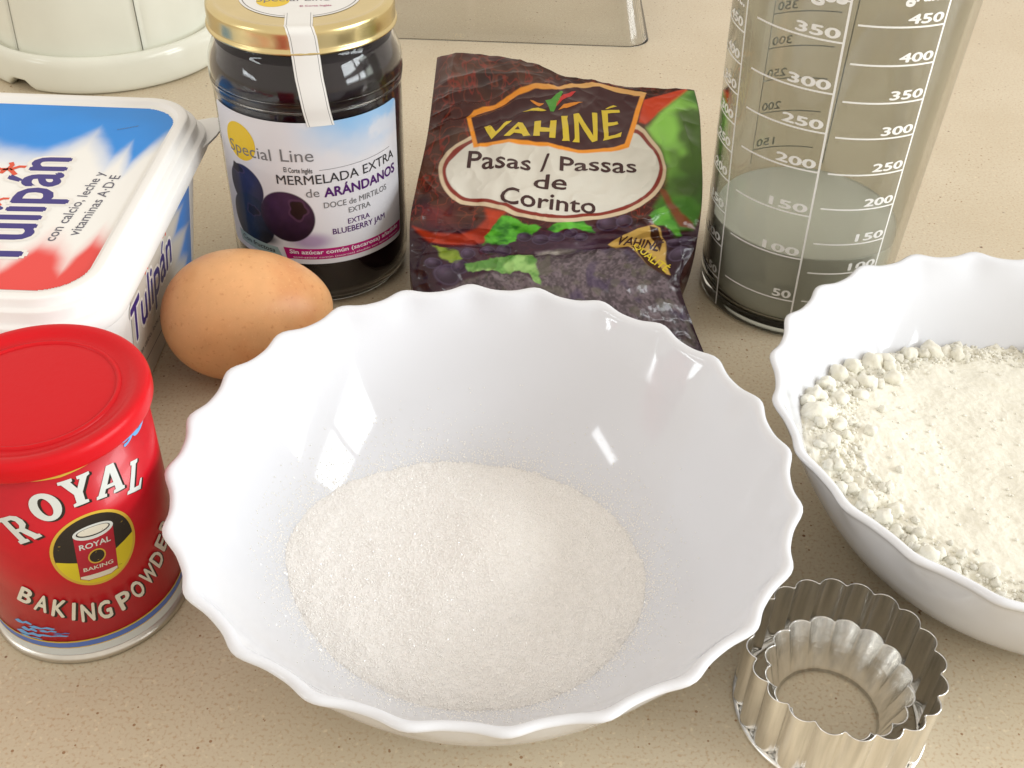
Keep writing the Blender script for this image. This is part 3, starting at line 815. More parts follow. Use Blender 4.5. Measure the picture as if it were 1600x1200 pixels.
# ---------------------------------------------------------------- raisin packet
BAG_G = np.array([[[-3.93, 48.2, 7.0], [-2.2, 47.86, 7.3], [0.06, 47.21, 7.3], [1.76, 46.29, 7.2], [3.77, 45.69, 7.1], [5.64, 45.33, 7.1], [7.49, 45.7, 7.0]], [[-3.91, 45.26, 6.5], [-1.93, 45.16, 6.57], [-0.06, 44.92, 6.62], [1.89, 44.52, 6.65], [3.84, 44.45, 6.62], [5.68, 44.43, 6.57], [7.65, 44.43, 6.5]], [[-3.98, 42.91, 5.7], [-1.99, 42.55, 5.86], [-0.13, 42.27, 5.98], [1.81, 42.09, 6.05], [3.77, 42.18, 5.98], [5.63, 42.38, 5.86], [7.64, 42.64, 5.7]], [[-4.22, 40.39, 4.8], [-2.2, 40.13, 5.02], [-0.33, 39.95, 5.2], [1.64, 39.92, 5.3], [3.64, 40.24, 5.2], [5.56, 40.69, 5.02], [7.66, 41.25, 4.8]], [[-4.37, 39.01, 4.1], [-2.35, 38.73, 4.32], [-0.48, 38.52, 4.5], [1.49, 38.45, 4.6], [3.48, 38.71, 4.5], [5.39, 39.1, 4.32], [7.47, 39.57, 4.1]], [[-4.34, 38.1, 3.3], [-2.37, 37.96, 3.46], [-0.53, 37.86, 3.58], [1.41, 37.86, 3.65], [3.36, 38.07, 3.58], [5.23, 38.37, 3.46], [7.25, 38.73, 3.3]], [[-4.23, 37.22, 2.5], [-2.35, 36.67, 2.91], [-0.64, 36.25, 3.22], [1.15, 36.04, 3.4], [2.95, 36.36, 3.22], [4.7, 36.88, 2.91], [6.64, 37.54, 2.5]], [[-3.81, 35.99, 1.5], [-1.92, 35.28, 2.04], [-0.21, 34.73, 2.46], [1.56, 34.44, 2.7], [3.36, 34.81, 2.46], [5.13, 35.43, 2.04], [7.1, 36.22, 1.5]], [[-3.0, 35.22, 0.35], [-1.17, 34.9, 0.62], [0.52, 34.65, 0.83], [2.3, 34.52, 0.95], [4.11, 34.71, 0.83], [5.84, 35.01, 0.62], [7.73, 35.39, 0.35]]])
BAG = {}
BAG['frame']=[(0.136,0.19),(0.158,0.166),(0.236,0.142),(0.305,0.106),(0.381,0.078),(0.469,0.068),(0.533,0.04),(0.609,0.018),(0.671,0.022),(0.735,0.028),(0.804,0.044),(0.766,0.172),(0.733,0.259),(0.669,0.275),(0.553,0.277),(0.437,0.267),(0.301,0.259),(0.176,0.275)]
BAG['frame_in']=[(0.152,0.192),(0.172,0.176),(0.244,0.154),(0.313,0.118),(0.383,0.09),(0.467,0.082),(0.531,0.058),(0.607,0.042),(0.667,0.048),(0.727,0.054),(0.78,0.066),(0.747,0.172),(0.717,0.248),(0.657,0.263),(0.551,0.267),(0.435,0.257),(0.299,0.248),(0.188,0.265)]
BAG['oval']=[(0.156,0.242),(0.1,0.279),(0.076,0.315),(0.088,0.359),(0.12,0.409),(0.166,0.443),(0.251,0.453),(0.319,0.473),(0.387,0.495),(0.507,0.513),(0.633,0.501),(0.741,0.479),(0.82,0.429),(0.858,0.373),(0.866,0.309),(0.848,0.257),(0.804,0.208),(0.754,0.184),(0.665,0.164),(0.467,0.156),(0.271,0.184)]
BAG['oval_red']=[(0.16,0.253),(0.11,0.283),(0.09,0.319),(0.098,0.355),(0.128,0.401),(0.174,0.429),(0.255,0.439),(0.321,0.457),(0.389,0.481),(0.505,0.499),(0.631,0.487),(0.735,0.467),(0.81,0.419),(0.846,0.369),(0.856,0.309),(0.836,0.263),(0.794,0.218),(0.749,0.198),(0.665,0.172),(0.467,0.164),(0.273,0.192)]
BAG['oval_in']=[(0.166,0.263),(0.124,0.291),(0.102,0.323),(0.108,0.353),(0.136,0.391),(0.178,0.415),(0.255,0.425),(0.325,0.445),(0.393,0.467),(0.503,0.485),(0.627,0.475),(0.727,0.455),(0.8,0.411),(0.832,0.365),(0.844,0.311),(0.824,0.269),(0.784,0.228),(0.743,0.21),(0.665,0.18),(0.467,0.172),(0.273,0.2)]
BAG['band']=[(0.792,0.088),(0.868,0.044),(0.948,0.0),(0.96,0.014),(0.872,0.114),(0.794,0.182),(0.77,0.18)]
BAG['green']=[(0.956,0.014),(1.0,0.006),(1.0,0.232),(1.0,0.457),(0.968,0.541),(0.906,0.543),(0.872,0.509),(0.832,0.457),(0.866,0.383),(0.872,0.309),(0.848,0.248),(0.8,0.194),(0.872,0.114)]
BAG['branch']=[(0.846,0.391),(0.866,0.397),(0.89,0.443),(0.92,0.481),(0.96,0.513),(0.974,0.535),(0.92,0.525),(0.884,0.467)]
BAG['leafa']=[(0.255,0.617),(0.279,0.551),(0.321,0.493),(0.359,0.495),(0.389,0.515),(0.435,0.519),(0.473,0.539),(0.525,0.513),(0.597,0.507),(0.639,0.555),(0.563,0.533),(0.509,0.553),(0.455,0.539),(0.419,0.567),(0.383,0.567),(0.375,0.603),(0.347,0.605),(0.329,0.619),(0.301,0.611)]
BAG['leafb']=[(0.196,0.711),(0.244,0.705),(0.339,0.681),(0.365,0.663),(0.439,0.657),(0.461,0.713),(0.481,0.788),(0.445,0.749),(0.405,0.733),(0.325,0.733),(0.216,0.739)]
BAG['leafc']=[(0.09,0.629),(0.11,0.621),(0.144,0.647),(0.19,0.689),(0.172,0.705),(0.148,0.701),(0.118,0.689)]
BAG['leafd']=[(0.818,0.487),(0.866,0.457),(0.894,0.507),(0.926,0.567),(0.872,0.519),(0.84,0.519)]
BAG['orange']=[(0.018,0.537),(0.086,0.565),(0.178,0.569),(0.232,0.545),(0.267,0.505),(0.253,0.461),(0.329,0.477),(0.297,0.527),(0.263,0.609),(0.216,0.617),(0.142,0.615),(0.086,0.611)]
BAG['window']=[(0.214,0.762),(0.315,0.741),(0.415,0.739),(0.461,0.772),(0.445,0.645),(0.537,0.631),(0.733,0.633),(0.836,0.675),(0.926,0.739),(0.966,0.776),(0.996,0.984),(1.0,1.0),(0.0,1.0),(0.0,0.912),(0.094,0.812)]
BAG['windowtop']=[(0.445,0.645),(0.537,0.631),(0.733,0.633),(0.836,0.675),(0.926,0.739)]
BAG['gold']=[(0.695,0.609),(0.741,0.563),(0.786,0.535),(0.84,0.519),(0.862,0.533),(0.88,0.593),(0.908,0.673),(0.948,0.735),(0.91,0.725),(0.862,0.695),(0.81,0.657),(0.762,0.627),(0.723,0.625)]
BAG['golddk']=[(0.77,0.625),(0.808,0.629),(0.856,0.657),(0.896,0.695),(0.934,0.733),(0.906,0.725),(0.862,0.695),(0.814,0.657)]
BAG['golddk2']=[(0.826,0.525),(0.854,0.533),(0.872,0.581),(0.878,0.641),(0.854,0.605),(0.834,0.563)]
BAG['grapes']=[((0.142,0.749),48),((0.098,0.707),30),((0.186,0.723),35),((0.681,0.517),42),((0.735,0.509),30),((0.557,0.559),26),((0.595,0.577),26),((0.511,0.577),30),((0.457,0.591),34),((0.401,0.579),28),((0.277,0.645),30),((0.331,0.639),30),((0.212,0.671),28),((0.946,0.651),40),((0.914,0.605),30),((0.946,0.593),30)]
BAG['V']=[(0.202,0.216),(0.228,0.212),(0.248,0.228),(0.283,0.196),(0.303,0.19),(0.236,0.251)]
BAG['A']=[(0.279,0.24),(0.327,0.194),(0.343,0.194),(0.377,0.238),(0.351,0.24),(0.343,0.23),(0.315,0.228),(0.301,0.238)]
BAG['Ah']=[(0.315,0.218),(0.327,0.206),(0.335,0.218)]
BAG['H']=[(0.387,0.19),(0.411,0.186),(0.411,0.208),(0.443,0.208),(0.445,0.186),(0.467,0.184),(0.467,0.242),(0.445,0.242),(0.445,0.224),(0.409,0.224),(0.411,0.24),(0.387,0.24)]
BAG['I']=[(0.483,0.172),(0.507,0.168),(0.505,0.178),(0.519,0.246),(0.491,0.248),(0.495,0.24)]
BAG['N']=[(0.527,0.164),(0.547,0.162),(0.603,0.222),(0.595,0.156),(0.615,0.154),(0.619,0.236),(0.601,0.242),(0.547,0.186),(0.555,0.244),(0.529,0.246),(0.537,0.236)]
BAG['E']=[(0.631,0.142),(0.699,0.132),(0.701,0.142),(0.655,0.15),(0.657,0.178),(0.691,0.174),(0.695,0.182),(0.657,0.19),(0.659,0.224),(0.681,0.22),(0.707,0.21),(0.703,0.224),(0.639,0.238),(0.643,0.228)]
BAG['acc']=[(0.645,0.136),(0.677,0.116),(0.691,0.118),(0.657,0.134)]
BAG['p1']=[(0.423,0.124),(0.445,0.118),(0.467,0.098),(0.485,0.084),(0.491,0.086),(0.475,0.12),(0.455,0.156),(0.443,0.158),(0.433,0.14)]
BAG['p2']=[(0.463,0.14),(0.465,0.122),(0.491,0.098),(0.525,0.078),(0.541,0.074),(0.523,0.094),(0.485,0.12)]
BAG['p3']=[(0.471,0.148),(0.493,0.132),(0.529,0.122),(0.563,0.118),(0.533,0.13),(0.501,0.142)]
BAG['p4']=[(0.365,0.126),(0.391,0.13),(0.419,0.134),(0.413,0.138),(0.401,0.142),(0.377,0.134)]
BAG['p5']=[(0.339,0.162),(0.373,0.152),(0.397,0.146),(0.429,0.156),(0.405,0.158)]
BAG['t1']=[(0.166,0.327),(0.762,0.339),(0.17,0.287),(0.745,0.289)]
BAG['t2']=[(0.411,0.387),(0.523,0.395),(0.413,0.341),(0.519,0.349)]
BAG['t3']=[(0.303,0.443),(0.633,0.481),(0.299,0.383),(0.629,0.419)]
BAG['t4']=[(0.721,0.607),(0.87,0.641),(0.731,0.563),(0.866,0.569)]
BAG['t4c']=[(0.78,0.629),(0.928,0.725),(0.79,0.607),(0.92,0.693)]
BAG['creases']=[(0.096,0.463),(0.224,0.463),(0.018,0.531),(0.188,0.611)]
def packet():
    t = thing("raisin_packet", "crumpled brown foil packet of currants with a cream oval label", "packet", (1.7, 41, 0))
    cols = np.array([0, .17, .33, .5, .67, .83, 1.])
    def crw(P, tt):
        n = len(P); i = np.clip(np.floor(tt).astype(int), 0, n - 2); f = (tt - i).reshape(-1, 1, 1)
        a, b, c, d = P[np.clip(i - 1, 0, n - 1)], P[i], P[i + 1], P[np.clip(i + 2, 0, n - 1)]
        return .5 * (2 * b + (c - a) * f + (2 * a - 5 * b + 4 * c - d) * f * f + (3 * b - a - 3 * c + d) * f ** 3)
    def base(u, v):
        G = crw(BAG_G, np.clip(v, 0, 1) * 8); n = 7
        tt = np.interp(u, cols, np.arange(7.)); i = np.clip(np.floor(tt).astype(int), 0, n - 2); f = (tt - i)[:, None]; k = np.arange(len(u))
        a, b, c, d = G[k, np.clip(i - 1, 0, 6)], G[k, i], G[k, i + 1], G[k, np.clip(i + 2, 0, 6)]
        return .5 * (2 * b + (c - a) * f + (2 * a - 5 * b + 4 * c - d) * f * f + (3 * b - a - 3 * c + d) * f ** 3)
    WIN = BAG['window']
    def surf(uv, lift=0.0):
        u, v = uv[:, 0], uv[:, 1]
        P = base(u, v); e = 2e-3
        du = base(np.clip(u + e, 0, 1), v) - base(np.clip(u - e, 0, 1), v); dv = base(u, np.clip(v + e, 0, 1)) - base(u, np.clip(v - e, 0, 1))
        N = np.cross(du, dv); N = -N / (np.linalg.norm(N, axis=1)[:, None] + 1e-12)
        N = np.where(N[:, 2:3] < 0, -N, N)
        q = np.stack([u * 11.5, v * 14], -1)
        edge = np.minimum(1, np.minimum(u, 1 - u) * 14)
        # creases of the foil: long folds at the top left, a sharp one along the bottom of the flap, small crumples
        w = np.stack([q[:, 0] * .35 + q[:, 1] * .9, q[:, 0] * .9 - q[:, 1] * .3], -1)
        h = .13 * (1 - abs(vnoise(q + 3, .55, 2) - .5) * 4) + .06 * (1 - abs(vnoise(q, 1.5, 2) - .5) * 4)
        fold = np.exp(-((q[:, 1] - 2.6 + .18 * q[:, 0]) / 1.1) ** 2) * sst(.62, .1, u)
        h += .10 * fold * (1 - 2 * abs(np.sin((q[:, 1] + .33 * q[:, 0]) * 5.5 + 2.5 * vnoise(q, .5, 2))) ** .7)
        h += (.10 * sst(.45, .55, v) * sst(.68, .60, v) + .03 * sst(.45, .6, v)) * (vnoise(q * np.array([.6, 1.6]), 1.2, 3) - .5)
        for (a0, b0), (a1, b1), dep in (((0, .095), (.44, .045), .10), ((0, .13), (.36, .095), .09), ((.02, .165), (.30, .15), .07), ((0, .33), (.17, .47), .08), ((.13, .50), (.03, .78), .10), ((.62, .56), (.97, .44), .07),
                                       ((.30, .63), (0, .68), .09), ((.86, .5), (1, .74), .09), ((.88, .05), (.97, .33), .06), ((.50, .02), (.62, .10), .06), ((.18, .02), (.10, .20), .06), ((.05, .45), (.22, .60), .07), ((.4, .66), (.24, .82), .07), ((.7, .62), (.86, .8), .07)):
            A_ = np.array([a0 * 11.5, b0 * 14]); B_ = np.array([a1 * 11.5, b1 * 14]); e_ = B_ - A_; w_ = q - A_
            t_ = np.clip((w_ @ e_) / (e_ @ e_), 0, 1); d_ = np.hypot(*(w_ - t_[:, None] * e_).T) + .05 * (vnoise(q, 1.5, 2) - .5)
            h += dep * np.exp(-np.abs(d_) / .16) * np.clip(t_ * 5, 0, 1) * np.clip((1 - t_) * 5, 0, 1)
        vc = .60 + .05 * np.sin(u * 5 - .6)
        h -= .16 * np.exp(-((v - vc) / .018) ** 2) - .08 * np.exp(-((v - vc - .04) / .025) ** 2)
        d = sdf_poly(uv, WIN); win = sst(.01, -.02, d)
        h += win * (.04 * (vnoise(q, 2.6, 2) - .5) + .02 * (vnoise(q, 6, 2) - .5))
        return P + N * (h * edge + lift)[:, None]
    nu, nv = 460, 520
    U, Vv = np.meshgrid(np.linspace(0, 1, nu), np.linspace(0, 1, nv)); uv = np.stack([U.ravel(), Vv.ravel()], -1)
    W = surf(uv)
    q = np.stack([uv[:, 0] * 11.5, uv[:, 1] * 14], -1)
    # ---- printed artwork
    asp = np.array([11.5, 14.0])
    def sd(name):
        K = np.array(BAG[name]) * asp
        if name.startswith('oval'): K = smooth_profile(np.vstack([K, K[:1]]), 4)[:-1]
        return sdf_poly(uv * asp, K)
    C = np.tile(lin((66, 24, 18)), (len(q), 1))
    n1 = vnoise(q, .8, 3); C = over(C, lin((44, 16, 14)), sst(.45, .7, n1)); C = over(C, lin((92, 60, 42)), .6 * sst(.5, .75, vnoise(q + 9, .7, 3)))
    fil = abs(vnoise(q * np.array([1.3, .8]), 1.7, 3) - .5); C = over(C, lin((150, 48, 34)), .55 * sst(.035, .005, fil) * sst(.25, .6, vnoise(q + 4, .5, 2)))
    fil = abs(vnoise(q * np.array([.8, 1.4]) + 20, 2.2, 2) - .5); C = over(C, lin((128, 58, 36)), .45 * sst(.04, .01, fil))
    C = over(C, lin((110, 24, 40)), .6 * sst(.55, .75, vnoise(q + 31, .9, 2)) * sst(.12, .0, abs(uv[:, 0] - .08)))
    low = sst(.50, .58, uv[:, 1]); C = over(C, lin((58, 34, 50)), low * .85); C = over(C, lin((84, 62, 80)), low * .5 * sst(.5, .72, vnoise(q + 2, 1.4, 3)))
    C = over(C, lin((40, 12, 20)), low * sst(.16, .06, uv[:, 0]) * .8); C = over(C, lin((40, 14, 26)), low * sst(.82, .94, uv[:, 0]) * .9)
    C = over(C, lin((186, 58, 22)), sst(.12, -.12, sd('orange')) * (.55 + .45 * vnoise(q, 1.6, 2)))
    C = over(C, lin((200, 64, 26)), sst(.06, -.06, sd('band')))
    gm = sst(.15, -.15, sd('green'))
    gcol = lin((60, 112, 30)) + (lin((140, 200, 84)) - lin((60, 112, 30))) * sst(.35, .7, vnoise(q + 6, .62, 2))[:, None]
    gcol = gcol + (lin((58, 76, 34)) - gcol) * (.85 * sst(.42, .66, vnoise(q + 16, .7, 3)))[:, None]
    C = C * (1 - gm[:, None]) + gcol * gm[:, None]
    C = over(C, lin((120, 66, 34)), sst(.10, -.06, sd('branch')))
    for nm, cc, c2 in (('leafa', (34, 104, 20), (92, 178, 50)), ('leafb', (90, 138, 66), (150, 190, 110)), ('leafc', (112, 136, 34), (140, 160, 60)), ('leafd', (70, 140, 40), (100, 170, 60))):
        m = sst(.06, -.05, sd(nm) + .35 * (vnoise(q, 2.6, 3) - .5)); k = sst(.3, .7, vnoise(q, 2.4, 3))[:, None]
        C = C * (1 - m[:, None]) + (lin(cc) * (1 - k) + lin(c2) * k) * m[:, None]
    # window onto the currants
    wm = sst(.08, -.08, sd('window'))
    wc = lin((70, 60, 64)) + (lin((112, 98, 104)) - lin((70, 60, 64))) * sst(.3, .7, .5 * vnoise(q, 3.2, 3) + .5 * vnoise(q, 11, 2))[:, None]
    wc = wc + (lin((66, 52, 82)) - wc) * .6 * sst(.5, .7, vnoise(q + 8, 1.6, 2))[:, None]; wc = wc + (lin((96, 92, 78)) - wc) * .5 * sst(.55, .7, vnoise(q + 18, 2.4, 2))[:, None]
    C = C * (1 - wm[:, None]) + wc * wm[:, None]
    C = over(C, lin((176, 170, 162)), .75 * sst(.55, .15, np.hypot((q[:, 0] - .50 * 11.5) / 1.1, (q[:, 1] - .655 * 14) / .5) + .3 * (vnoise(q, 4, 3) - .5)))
    for (c0, r) in BAG['grapes']:
        x, y = c0[0] * 11.5, c0[1] * 14; rr = r / 2.4 / 37.0
        d = np.hypot(q[:, 0] - x, (q[:, 1] - y)) / rr
        if c0[1] < .001: continue
        cc = lin((46, 30, 50)) + (lin((100, 84, 110)) - lin((46, 30, 50))) * np.clip(1.0 - np.hypot(q[:, 0] - x + .3 * rr, q[:, 1] - y + .35 * rr) / rr, 0, 1)[:, None] ** 1.5
        m = sst(1.1, .8, d) * .75; C = C * (1 - m[:, None]) + cc * m[:, None]
        C = over(C, lin((120, 104, 134)), .3 * sst(.14, .02, abs(d - .88)) * m)
    m = sst(.06, -.05, sd('leafb') + .35 * (vnoise(q, 2.6, 3) - .5)); k = sst(.3, .7, vnoise(q, 2.4, 3))[:, None]; C = C * (1 - m[:, None]) + (lin((86, 136, 60)) * (1 - k) + lin((150, 192, 112)) * k) * m[:, None]
    # gold quality seal
    C = over(C, lin((196, 160, 84)), sst(.03, -.03, sd('gold'))); C = over(C, lin((62, 32, 16)), sst(.03, -.02, sd('golddk'))); C = over(C, lin((62, 32, 16)), sst(.03, -.02, sd('golddk2')))
    # oval label and name plate
    s = 0.022
    C = over(C, lin((206, 186, 156)), sst(s, -s, sd('oval'))); C = over(C, lin((128, 42, 30)), sst(s, -s, sd('oval_red'))); C = over(C, lin((212, 209, 198)), sst(s, -s, sd('oval_in')))
    C = over(C, lin((232, 146, 36)), sst(s, -s, sd('frame'))); hi = sst(.11, .05, uv[:, 1]); C = over(C, lin((212, 178, 120)), sst(s, -s, sd('frame')) * hi * .7)
    C = over(C, lin((60, 24, 26)), sst(s, -s, sd('frame_in')))
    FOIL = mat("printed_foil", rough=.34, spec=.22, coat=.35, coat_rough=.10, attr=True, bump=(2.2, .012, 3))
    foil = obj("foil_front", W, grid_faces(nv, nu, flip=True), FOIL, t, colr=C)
    # gussets and back, plain dark brown foil
    BROWN = mat("brown_foil", (0.055, 0.014, 0.014), rough=.3, coat=.4, noise=(1, .3), bump=(1.5, .05, 3))
    vv = np.linspace(0, 1, 60)
    Lf = surf(np.stack([0 * vv, vv], -1)); Rf = surf(np.stack([0 * vv + 1, vv], -1))
    def foot(P, s): return np.stack([P[:, 0] + s * .25 * (P[:, 2] > .5), np.minimum(P[:, 1] + .35 * P[:, 2] * .4, 47.3), 0 * P[:, 2] + .03], -1)
    Lb, Rb = foot(Lf, 1), foot(Rf, -1)
    uu = np.linspace(0, 1, 60); T = surf(np.stack([uu, 0 * uu], -1)); Tb = Lb[0] + (Rb[0] - Lb[0]) * uu[:, None]
    def strip(A, B, flip):
        m_ = np.linspace(0, 1, 8)[:, None, None]; V = A[None] * (1 - m_) + B[None] * m_
        V[..., 0] += (.12 * np.sin(m_[:, 0] * math.pi)) * (1 if flip else -1)
        return V.reshape(-1, 3), grid_faces(8, len(A), flip=flip)
    Bf = surf(np.stack([uu, 0 * uu + 1], -1)); Bb = Lb[-1] + (Rb[-1] - Lb[-1]) * uu[:, None]
    V, F = join([strip(Lf, Lb, False), strip(Rf, Rb, True), strip(T, Tb, False), strip(Bf, Bb, True), (np.concatenate([Lb, Rb]), grid_faces(2, 60))])
    obj("gusset", V, F, BROWN, t)
    # lettering
    P = Print(lambda p, lift: surf(p, lift), .009)
    YEL = mat("packet_yellow_ink", (0.66, 0.50, 0.03), rough=.35); DK = mat("packet_brown_ink", (0.045, 0.014, 0.014), rough=.4)
    GR = mat("packet_green_ink", (0.07, 0.30, 0.03), rough=.4); RD = mat("packet_red_ink", (0.55, 0.02, 0.02), rough=.4); OR = mat("packet_orange_ink", (0.70, 0.24, 0.02), rough=.4)
    P.poly(BAG['V'], YEL, .012); P.poly([BAG['A'], BAG['Ah']], YEL, .012)
    for k in 'HINE': P.poly(BAG[k], YEL, .012)
    P.poly(BAG['acc'], YEL, .012); P.poly(BAG['p1'], GR, .012); P.poly(BAG['p2'], RD, .012); P.poly(BAG['p3'], OR, .012); P.poly(BAG['p4'], OR, .012); P.poly(BAG['p5'], YEL, .012)
    for nm, s_, sh in (('t1', "Pasas / Passas", .1), ('t2', "de", 0), ('t3', "Corinto", 0)):
        b0, b1, c0, c1 = [np.array(x) for x in BAG[nm]]
        P.text(s_, b0, b1, 1.0, DK, offset=.014, up=(c0 - b0 + c1 - b1) / 2 * np.array([0 if nm == 't2' else .6, 1]), lift=.012)
    b0, b1, c0, c1 = [np.array(x) for x in BAG['t4']]; P.text("VAHINÉ", b0, b1, 1.0, DK, offset=.02, up=(c0 - b0), lift=.016)
    b0, b1, c0, c1 = [np.array(x) for x in BAG['t4c']]; P.text("QUALITÉ", b0, b1, 1.0, YEL, offset=.02, up=(c0 - b0), lift=.016)
    P.build("packet_lettering", foil)
packet()

# ---------------------------------------------------------------- measuring jug and the milk in it
def measuring_jug():
    cx, cy = 12.13, 41.09; c = (cx, cy, 0)
    t = thing("measuring_jug", "transparent smoky measuring jug with white scales, behind the flour bowl", "jug", c)
    CLEAR = mat("smoky_clear_plastic", (0.68, 0.69, 0.65), rough=0.03, trans=1.0, ior=1.40)
    R0 = lambda z: 3.95 + .035 * z
    outp = [(3.55, 0.0), (3.8, .04), (3.92, .16), (3.96, .35)] + [(R0(z), z) for z in np.linspace(.6, 16.6, 20)] + [(4.66, 16.75), (4.72, 16.9), (4.66, 17.0), (4.5, 16.98)]
    inn = [(R0(z) - .28, z) for z in np.linspace(16.6, .9, 20)] + [(3.6, .6), (3.2, .5)]
    V, F = lathe([(0, .15), (3.2, .15), (3.3, .0)] + outp + inn + [(0, .5)], 128, c)
    wall = obj("jug_wall", V, F, CLEAR, t)
    INK = mat("white_scale_ink", (0.80, 0.80, 0.78), rough=.5)
    def f(p, lift):
        a = p[:, 0] / 4.1
        r = 3.95 + .035 * p[:, 1] + lift
        return np.stack([cx + r * np.sin(a), cy - r * np.cos(a), p[:, 1]], -1)
    A = lambda d: R_(d) * 4.1
    P = Print(f, .3)
    lean = lambda a0, a1: (lambda z: a0 + (a1 - a0) * z / 14)
    v1, v2, v3 = lean(-62, -71), lean(-11.5, -16.8), lean(35, 28)
    def vline(v, w=.075):
        V, T = stroke2d([(A(v(z)), z) for z in np.linspace(.25, 16.2, 20)], w); P.add(V, T, INK, .01)
    for v in (v1, v2, v3): vline(v)
    def tick(a0, a1, z, w=.065):
        V, T = stroke2d([(A(a), z) for a in np.linspace(a0, a1, 14)], w); P.add(V, T, INK, .01)
    def num(s, aend, z, wdeg=13, h=.34):
        P.text(s, (A(aend - wdeg), z + .13), (A(aend), z + .13), h, INK, offset=.03, lift=.012, up=(0, 1))
    for s, z in (("50", 1.92), ("100", 3.98), ("150", 5.95), ("200", 7.85), ("250", 9.45), ("300", 10.98), ("350", 12.85), ("400", 14.3)):
        e = v2(z); tick(e - (45 if s != "50" else 45), e, z); num(s, e - 2.5, z, 10 if s == "50" else 20, .36)
    for s, z in (("50", 2.0), ("100", 3.4), ("150", 4.78), ("200", 6.36), ("250", 7.86), ("300", 9.35), ("350", 10.75), ("400", 12.16), ("450", 13.54)):
        e = v3(z); tick(v2(z) + 4.5, e, z); num(s, e - 2, z, 10 if s == "50" else 17)
    for s, z in (("50", 1.5), ("100", 3.05), ("150", 4.6), ("200", 6.05), ("250", 7.3), ("300", 8.45), ("350", 9.65), ("400", 10.83), ("450", 12.03)):
        e = v1(z); tick(e - 42, e, z); num(s, e - 3, z, 10 if s == "50" else 17)
    P.text("c.c.", (A(v1(13) - 17), 12.9), (A(v1(13) - 3), 12.9), .45, INK, offset=.03)
    P.text("gss", (A(v2(14) - 17), 14.2), (A(v2(14) - 2), 14.2), .6, INK, offset=.04)
    P.text("grams", (A(v3(14) - 22), 14.45), (A(v3(14) - 1), 14.45), .55, INK, offset=.04)
    # the scale on the far side, seen through the jug
    for a in (209.5, 160): 
        V, T = stroke2d([(A(a), z) for z in np.linspace(4.2, 15, 12)], .05); P.add(V, T, INK, .01)
    for s, z in (("100", 3.3), ("150", 4.85), ("200", 6.52), ("250", 8.0), ("300", 9.4), ("350", 10.85), ("400", 12.2)):
        tick(168, 209.5, z, .05); P.text(s, (A(194), z + .12), (A(207), z + .12), .36, INK, offset=.02, lift=.012, up=(0, 1))
    P.build("white_scale", wall)
    m = thing("milk", "milk filling the bottom quarter of the measuring jug", "milk", (cx, cy, .5))
    ML = mat("milk", (0.93, 0.92, 0.82), rough=.18, spec=.5)
    zt = 3.9
    V, F = lathe([(0, .52), (3.15, .52), (3.5, .62)] + [(R0(z) - .29, z) for z in np.linspace(.95, zt - .05, 10)] + [(R0(zt) - .285, zt + .05), (R0(zt) - .31, zt + .015), (R0(zt) - .40, zt)] + [(r, zt) for r in (3, 2, 1, 0)], 96, c)
    obj("milk_body", V, F, ML, m)
measuring_jug()

# ---------------------------------------------------------------- white canister at the back left
def canister():
    c = (-25.25, 64.95, 0)
    t = thing("canister", "glossy white canister with vertical seams on a wide round base, at the back left", "canister", c)
    CER = mat("cream_glazed_ceramic", (0.76, 0.77, 0.68), rough=.14, spec=.5, noise=(.4, .03))
    def notch(r, z, th):
        d = np.abs((th - R_(246) + np.pi) % (2 * np.pi) - np.pi)
        return r, z + np.where((z < .8), .55 * sst(.13, .06, d) * (1 - z / .8), 0)
    pr = smooth_profile([(6.9, .02), (7.2, .05), (7.38, .3), (7.42, .9), (7.36, 1.6), (7.2, 1.98), (7.0, 2.08), (6.8, 2.02), (6.6, 1.85), (6.45, 1.75)], 5)
    V, F = lathe([(0, .3), (6.6, .3), (6.8, .05)] + pr.tolist() + [(0, 1.75)], 160, c, mod=notch)
    obj("base_plate", V, F, CER, t)
    # five staves with narrow gaps between them
    seams = [R_(a) for a in (240, 306.5, 5, 62, 120, 180)]
    seams = sorted(a % (2 * math.pi) for a in seams)
    for i, a0 in enumerate(seams):
        a1 = seams[(i + 1) % len(seams)]
        if a1 < a0: a1 += 2 * math.pi
        g = .0045; th = np.linspace(a0 + g, a1 - g, 24)
        e = np.minimum(th - a0 - g, a1 - g - th); rin = .09 * np.exp(-(e / .012) ** 1.5)
        zs = [1.7, 1.76, 4, 8, 12, 15]
        V = []
        for z in zs:
            r = 6.40 - .05 * z + .10
            V += [(c[0] + (r - q) * math.cos(a), c[1] + (r - q) * math.sin(a), z) for a, q in zip(th, rin)]
        for z in zs[::-1]:
            r = 6.40 - .05 * z - .10
            V += [(c[0] + r * math.cos(a), c[1] + r * math.sin(a), z) for a in th]
        n = len(th); m = len(zs) * 2
        F = grid_faces(m, n).tolist() + [[k * n for k in range(m)][::-1], [k * n + n - 1 for k in range(m)]] + [[j + 1, j, (m - 1) * n + j, (m - 1) * n + j + 1] for j in range(n - 1)]
        obj("stave", V, F, CER, t)
    V, F = lathe([(6.16, 1.8), (5.55, 14.8)], 96, c); obj("liner", V, F, mat("dark_gap", (0.20, 0.18, 0.14), rough=.6), t)
    V, F = lathe([(5.0, 14.6), (5.85, 14.95), (5.9, 15.2), (5.2, 15.7), (2.0, 16.1), (.7, 16.3), (.9, 17.0), (0.5, 17.5), (0, 17.6)], 96, c); obj("canister_lid", V, F, CER, t)
canister()

